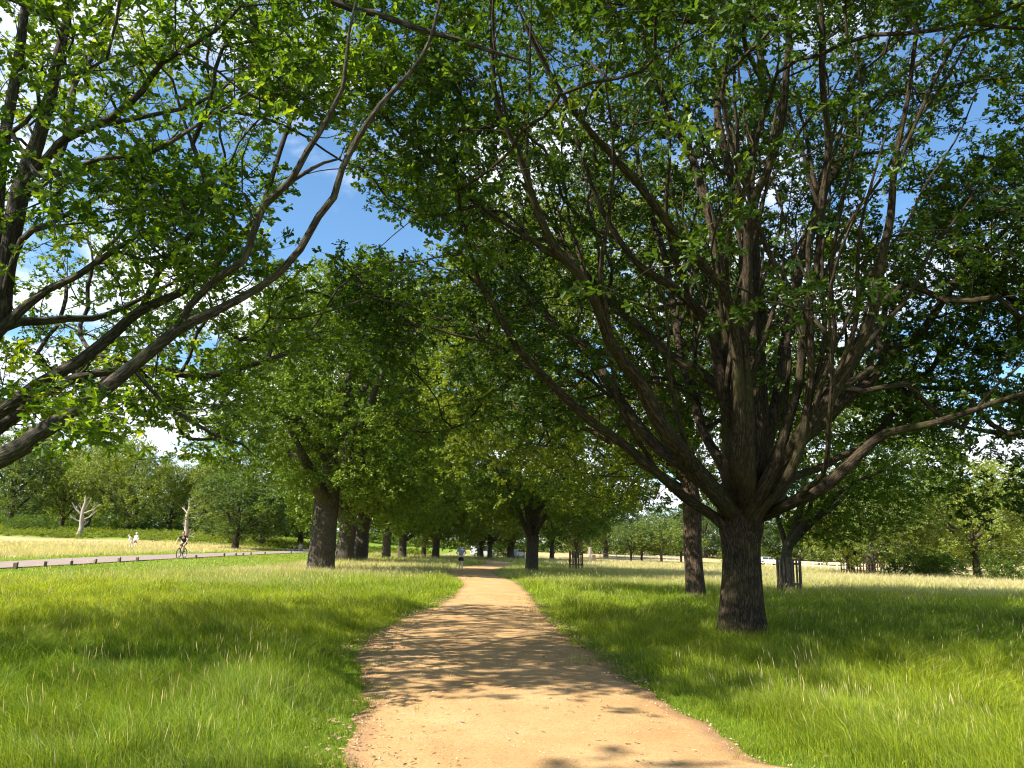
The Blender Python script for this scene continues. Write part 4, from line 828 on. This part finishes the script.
car(base_at(516.5, 124), 1.2, (.75, .8, .85), 'white car parked behind the dark trunk left of the rounded oak')
car(base_at(768, 140), .05, (.55, .55, .56), 'silver-grey car parked beyond the meadow, seen right of the big trunk')
# ------------------------------------------------------------------ people
M_skin = simple('skin', (.55, .33, .23), .55, 0, .04); M_skinp = simple('fair_skin', (.66, .45, .34), .55, 0, .04)
M_hair = simple('dark_hair', (.03, .02, .015), .5); M_shoe = simple('shoe', (.12, .10, .10), .6)
def cloth(n, c): return simple(n, c, .85, 0, .1, 8)
def skin_obj(name, verts, edges, radii, material, parent, sub=2, root=0):
    me = bpy.data.meshes.new(name); me.from_pydata([tuple(v) for v in verts], edges, []); o = link(name, me, parent)
    sk = o.modifiers.new('skin', 'SKIN'); sk.use_smooth_shade = True
    for i, d in enumerate(me.skin_vertices[0].data):
        rr = radii[i]; d.radius = rr if isinstance(rr, tuple) else (rr, rr); d.use_root = (i == root)
    ss = o.modifiers.new('sub', 'SUBSURF'); ss.levels = sub; ss.render_levels = sub; me.materials.append(material); return o
def person(loc, rz, J, label, top, bottom, skin, hair=M_hair, shoes=M_shoe, long_sleeve=False, long_legs=False, hat=None, group='people in the park', s=1.0):
    """J: joint positions; body faces +y before rotation"""
    root = empty('person', loc, rz, label, 'person', group, s)
    j = {k: np.array(v, float) for k, v in J.items()}
    V = []; E = []; R = []
    def a(p, r, par=None):
        V.append(np.array(p, float)); R.append(r); i = len(V)-1
        if par is not None: E.append((par, i))
        return i
    pel = a(j['pelvis'], (.15, .11)); w = a(j['waist'], (.125, .095), pel); ch = a(j['chest'], (.155, .11), w); nk = a(j['neck'], .055, ch); hd0 = a(j['head']-(0, 0, .06), .075, nk); hd = a(j['head']+(0, 0, .04), (.078, .092), hd0); hd1 = a(j['head']+(0, 0, .11), .055, hd)
    arms = []
    for q in 'lr':
        sh = a(j['sh'+q], .058, ch); el = a(j['el'+q], .042, sh); wr = a(j['wr'+q], .028, el); fd = j['wr'+q]-j['el'+q]; fd /= np.linalg.norm(fd); pm = a(j['wr'+q]+fd*.07, (.036, .02), wr)
        side = np.cross(fd, (0, 1., 0)); side /= np.linalg.norm(side)+1e-6
        for k, (off, ln) in enumerate(((-.027, .06), (-.009, .075), (.009, .07), (.027, .055))):
            f1 = a(V[pm]+side*off+fd*.035, .0095, pm); f2 = a(V[f1]+fd*ln*.6+np.array([0, .015, -.01]), .0085, f1)
        t1 = a(V[wr]+fd*.03+side*.035+np.array([0, .015, 0]), .011, wr); a(V[t1]+fd*.035+side*.01, .009, t1)
        hp = a(j['hip'+q], .095, pel); kn = a(j['kn'+q], .06, hp); an = a(j['an'+q], .038, kn)
        fo = j.get('fo'+q, j['an'+q]+np.array([0, .16, -.05])); a(j['an'+q]+np.array([0, -.03, -.05]), .035, an); a(fo, .032, an)
    skin_obj('body', V, E, R, skin, root)
    # face
    m = MB(); h = j['head']; m.tube([h+(0, .085, .035), h+(0, .112, .0), h+(0, .09, -.012)], [.008, .016, .008], 6); m.build('nose', skin, root, True)
    for q in (-1, 1):
        m = MB(); m.tube([h+(q*.078, 0, -.01), h+(q*.088, -.005, .03)], [.012, .018], 6); m.build('ear', skin, root, True)
        m = MB(); m.tube([h+(q*.03, .080, .03), h+(q*.03, .094, .03)], [.012, .008], 6); m.build('eye', M_hair, root, True)
    m = MB(); m.tube([h+(-.025, .088, -.045), h+(.025, .088, -.045)], .006, 5); m.build('mouth', cloth('lips', (.4, .15, .12)), root, True)
    skin_obj('hair', [h+(0, -.045, -.03), h+(0, -.03, .06), h+(0, -.005, .115), h+(0, .04, .115)], [(0, 1), (1, 2), (2, 3)], [.055, .082, .07, .045], hair, root)
    # shirt
    sv = [j['pelvis']+(0, 0, .04), j['waist'], j['chest'], j['neck']-(0, 0, .05)]; se = [(0, 1), (1, 2), (2, 3)]; sr = [(.17, .13), (.150, .118), (.178, .13), (.075, .075)]
    for q in 'lr':
        e = j['el'+q]; sh = j['sh'+q]; i = len(sv)
        if long_sleeve: sv += [sh, e, e*.1+j['wr'+q]*.9]; se += [(2, i), (i, i+1), (i+1, i+2)]; sr += [.078, .062, .045]
        else: sv += [sh, sh*.45+e*.55]; se += [(2, i), (i, i+1)]; sr += [.078, .066]
    skin_obj('shirt', sv, se, sr, top, root)
    sv = [j['pelvis']+(0, 0, .05), j['pelvis']-(0, 0, .02)]; se = [(0, 1)]; sr = [(.165, .125), (.165, .125)]
    for q in 'lr':
        i = len(sv); hp, kn, an = j['hip'+q], j['kn'+q], j['an'+q]
        if long_legs: sv += [hp, kn, kn*.1+an*.9]; se += [(1, i), (i, i+1), (i+1, i+2)]; sr += [.115, .08, .06]
        else: sv += [hp, hp*.35+kn*.65]; se += [(1, i), (i, i+1)]; sr += [.115, .095]
    skin_obj('trousers' if long_legs else 'shorts', sv, se, sr, bottom, root, root=1)
    for q in 'lr':
        an = j['an'+q]; fo = j.get('fo'+q, an+np.array([0, .16, -.05])); d = fo-an; skin_obj('shoe', [an+(0, -.045, -.055), an+d*.5+(0, 0, -.035), fo+(0, .03, 0)], [(0, 1), (1, 2)], [.045, .045, .038], shoes, root, 1)
    if hat:
        m = MB(); m.tube([h+(0, 0, .07), h+(0, 0, .085)], [.17, .16], 16); m.tube([h+(0, 0, .08), h+(0, 0, .17)], [.10, .085], 16); m.build('hat', hat, root, True)
    return root
base_pose = dict(pelvis=(0, 0, .95), waist=(0, 0, 1.1), chest=(0, 0, 1.32), neck=(0, 0, 1.48), head=(0, .02, 1.62), shl=(-.19, 0, 1.40), shr=(.19, 0, 1.40), ell=(-.25, -.04, 1.14), elr=(.25, -.04, 1.14), wrl=(-.24, .08, .92), wrr=(.24, .08, .92), hipl=(-.09, 0, .90), hipr=(.09, 0, .90), knl=(-.10, .03, .50), knr=(.10, .03, .50), anl=(-.10, 0, .09), anr=(.10, 0, .09))
run = dict(base_pose); run.update(waist=(0, .02, 1.1), chest=(0, .06, 1.32), neck=(0, .09, 1.47), head=(0, .12, 1.60), shl=(-.20, .06, 1.39), shr=(.20, .06, 1.39), ell=(-.32, -.12, 1.20), elr=(.32, -.08, 1.18), wrl=(-.25, .10, 1.12), wrr=(.24, .14, 1.14), knl=(-.10, .16, .54), anl=(-.09, .02, .10), knr=(.10, -.02, .50), anr=(.09, -.22, .13), **{'for': (.09, -.12, .03)})
pj = ground_at(460.5, 571.3)
person(pj, math.radians(2), run, 'jogger seen from behind on the path in a grey-blue T-shirt and black shorts', cloth('grey_blue_shirt', (.27, .32, .46)), cloth('black_shorts', (.02, .02, .025)), M_skinp)
walk = dict(base_pose); walk.update(knl=(-.10, .12, .52), anl=(-.10, .2, .1), knr=(.10, .0, .5), anr=(.10, -.2, .1))
pw = base_at(136.6, 84); person(pw, math.radians(165), walk, 'walker in a pale pink top, dark shorts and white hat beyond the road', cloth('pale_pink_top', (.75, .66, .68)), cloth('dark_shorts', (.03, .03, .05)), M_skinp, long_sleeve=True, hat=cloth('white_hat', (.8, .8, .78)))
pw2 = base_at(133.0, 87); bent = dict(walk); bent.update(chest=(0, .22, 1.22), neck=(0, .34, 1.33), head=(0, .42, 1.43), waist=(0, .08, 1.08), shl=(-.2, .24, 1.28), shr=(.2, .24, 1.28), ell=(-.24, .3, 1.0), elr=(.24, .3, 1.0), wrl=(-.2, .4, .8), wrr=(.2, .4, .8))
person(pw2, math.radians(110), bent, 'second walker leaning forward in off-white clothes, left of the white hat', cloth('off_white_top', (.72, .70, .66)), cloth('off_white_trousers', (.7, .68, .62)), M_skinp, long_sleeve=True, long_legs=True, hair=simple('grey_hair', (.5, .48, .45), .6))
pb = base_at(881.5, 84); person(pb, math.radians(190), walk, 'person in a bright blue top by the rail fence', cloth('bright_blue_top', (.02, .36, .72)), cloth('grey_trousers', (.12, .12, .13)), M_skin, long_sleeve=True, long_legs=True)
# cyclist and bicycle: local +y is the travel direction
def cyclist():
    p = ground_at(181, 558.6); az = math.radians(180-32)   # heads towards the viewer and to the left
    az = math.atan2(-.03, -.998)                         # travel (-.55, -.83)
    b = empty('bicycle', p, az, 'dark green mountain bicycle ridden along the road', 'bicycle')
    fr = simple('green_frame', (.03, .09, .07), .3, .3); bl = simple('black_parts', (.02, .02, .02), .5)
    BB, ST, HD, RW, FW = (0, -.08, .30), (0, -.26, .80), (0, .40, .82), (0, -.52, .345), (0, .56, .345)
    m = MB()
    for a, c, r in ((BB, ST, .018), (BB, (0, .42, .72), .022), (ST, HD, .018), (BB, RW, .012), (ST, RW, .011), (HD, (0, .43, .70), .024)): m.tube([a, c], r, 8)
    m.build('frame', fr, b, True)
    m = MB()
    for q in (-.05, .05): m.tube([(0, .43, .70), (q, .47, .6), (q, .56, .345)], .014, 6)
    m.build('fork', bl, b, True)
    for W in (RW, FW):
        m = MB(); m.torus(W, (1, 0, 0), .315, .028, 32, 8); w = m.build('wheel', M_tyre, b, True)
        m = MB(); m.torus(W, (1, 0, 0), .285, .010, 32, 6); m.build('rim', M_rim, w, True)
        m = MB()
        for k in range(20):
            t = k*math.pi/10; m.tube([W, (0, W[1]+.28*math.cos(t), W[2]+.28*math.sin(t))], .002, 3)
        m.tube([(-.05, W[1], W[2]), (.05, W[1], W[2])], .02, 8); m.build('spokes', M_rim, w)
    m = MB(); m.tube([(-.33, .38, .97), (-.12, .42, .95), (0, .42, .94), (.12, .42, .95), (.33, .38, .97)], .014, 8); m.tube([(0, .40, .82), (0, .42, .94)], .015, 8); m.build('handlebar', bl, b, True)
    m = MB(); m.tube([ST, (0, -.29, .93)], .014, 8); m.build('seat_post', bl, b); m = MB(); m.add([(-.075, -.42, .96), (.075, -.42, .96), (.02, -.12, .95), (-.02, -.12, .95), (-.05, -.40, .92), (.05, -.40, .92), (.015, -.14, .92), (-.015, -.14, .92)], [(0, 1, 2, 3), (7, 6, 5, 4), (0, 4, 5, 1), (1, 5, 6, 2), (2, 6, 7, 3), (3, 7, 4, 0)]); m.build('saddle', bl, b, bevel=.01)
    m = MB(); m.torus((.04, -.08, .30), (1, 0, 0), .09, .006, 20, 5); m.tube([(.06, -.08, .30), (.07, 0, .15)], .012, 6); m.tube([(-.06, -.08, .30), (-.07, -.16, .45)], .012, 6); m.build('crank', bl, b)
    for q, (y, z) in ((.12, (0, .14)), (-.12, (-.16, .46))):
        m = MB(); m.box((q, y, z), (.10, .08, .02)); m.build('pedal', bl, b)
    J = dict(pelvis=(0, -.28, 1.04), waist=(0, -.22, 1.18), chest=(0, -.08, 1.38), neck=(0, .0, 1.53), head=(0, .06, 1.66), shl=(-.20, -.04, 1.45), shr=(.20, -.04, 1.45), ell=(-.34, .14, 1.22), elr=(.34, .14, 1.22), wrl=(-.31, .34, 1.02), wrr=(.31, .34, 1.02), hipl=(-.09, -.27, 1.0), hipr=(.09, -.27, 1.0), knl=(-.13, .14, .88), knr=(.12, .04, .62), anl=(-.12, -.17, .56), anr=(.12, -.04, .24), fol=(-.12, -.06, .50), **{'for': (.12, .08, .18)})
    person(p, az, J, 'cyclist in a black T-shirt and dark shorts riding toward the viewer on the road', cloth('black_shirt', (.015, .015, .02)), cloth('dark_blue_shorts', (.03, .04, .07)), M_skin)
cyclist()
# ------------------------------------------------------------------ light and sky
SUN_DIR = np.array([.89, .46, 0.]); SUN_DIR /= np.linalg.norm(SUN_DIR); ELEV = math.radians(41)   # horizontal travel direction of the light
ld = bpy.data.lights.new('sun', 'SUN'); ld.energy = 5.0; ld.angle = math.radians(.53); ld.color = (1, .93, .80); lo_ = bpy.data.objects.new('sun', ld); COL.objects.link(lo_)
v = Vector((SUN_DIR[0]*math.cos(ELEV), SUN_DIR[1]*math.cos(ELEV), -math.sin(ELEV))); lo_.rotation_euler = v.to_track_quat('-Z', 'Y').to_euler(); lo_.location = (0, 0, 60)
w = bpy.data.worlds.new('World'); SC.world = w; w.use_nodes = True; n = w.node_tree.nodes; l = w.node_tree.links; n.clear()
out = n.new('ShaderNodeOutputWorld'); bg = n.new('ShaderNodeBackground'); bg.inputs[1].default_value = .085; l.new(bg.outputs[0], out.inputs[0])
sky = n.new('ShaderNodeTexSky'); sky.sky_type = 'NISHITA'; sky.sun_disc = False; sky.sun_elevation = ELEV; sky.sun_rotation = math.atan2(-SUN_DIR[0], -SUN_DIR[1]); sky.altitude = 50; sky.air_density = 1.0; sky.dust_density = .6; sky.ozone_density = 2.5
tc = n.new('ShaderNodeTexCoord'); sep = n.new('ShaderNodeSeparateXYZ'); l.new(tc.outputs['Generated'], sep.inputs[0])
mz = n.new('ShaderNodeMath'); mz.operation = 'MAXIMUM'; mz.inputs[1].default_value = 0; l.new(sep.outputs[2], mz.inputs[0]); az_ = n.new('ShaderNodeMath'); az_.operation = 'ADD'; az_.inputs[1].default_value = .22; l.new(mz.outputs[0], az_.inputs[0])
cm = n.new('ShaderNodeCombineXYZ')
for i in (0, 1):
    dv = n.new('ShaderNodeMath'); dv.operation = 'DIVIDE'; l.new(sep.outputs[i], dv.inputs[0]); l.new(az_.outputs[0], dv.inputs[1]); l.new(dv.outputs[0], cm.inputs[i])
cm.inputs[2].default_value = 5.3
nz = n.new('ShaderNodeTexNoise'); nz.inputs['Scale'].default_value = 1.9; nz.inputs['Detail'].default_value = 9; nz.inputs['Roughness'].default_value = .58; nz.inputs['Distortion'].default_value = .3; l.new(cm.outputs[0], nz.inputs['Vector'])
hz = n.new('ShaderNodeMapRange'); hz.inputs[1].default_value = 0; hz.inputs[2].default_value = .55; hz.inputs[3].default_value = .17; hz.inputs[4].default_value = .0; l.new(sep.outputs[2], hz.inputs[0])
ad = n.new('ShaderNodeMath'); ad.operation = 'ADD'; l.new(nz.outputs['Fac'], ad.inputs[0]); l.new(hz.outputs[0], ad.inputs[1])
mr = n.new('ShaderNodeMapRange'); mr.interpolation_type = 'SMOOTHSTEP'; mr.inputs[1].default_value = .50; mr.inputs[2].default_value = .68; l.new(ad.outputs[0], mr.inputs[0])
tintn = n.new('ShaderNodeMix'); tintn.data_type = 'RGBA'; tintn.blend_type = 'MULTIPLY'; tintn.inputs[0].default_value = 1; l.new(sky.outputs[0], tintn.inputs[6]); tintn.inputs[7].default_value = (.86, 1.10, 1.18, 1)
mx = n.new('ShaderNodeMix'); mx.data_type = 'RGBA'; l.new(mr.outputs[0], mx.inputs[0]); l.new(tintn.outputs[2], mx.inputs[6]); mx.inputs[7].default_value = (6.8, 7.2, 7.8, 1); l.new(mx.outputs[2], bg.inputs[0])
# ------------------------------------------------------------------ render settings
SC.view_settings.view_transform = 'Standard'; SC.view_settings.look = 'None'; SC.view_settings.gamma = 1; SC.view_settings.exposure = 1.32; SC.view_settings.use_curve_mapping = False
c = SC.cycles; c.filter_width = 1.15; c.max_bounces = 6; c.diffuse_bounces = 3; c.glossy_bounces = 2; c.transmission_bounces = 4; c.transparent_max_bounces = 4; c.use_denoising = True; c.denoiser = 'OPENIMAGEDENOISE'; c.caustics_reflective = False; c.caustics_refractive = False
c.sample_clamp_indirect = 6
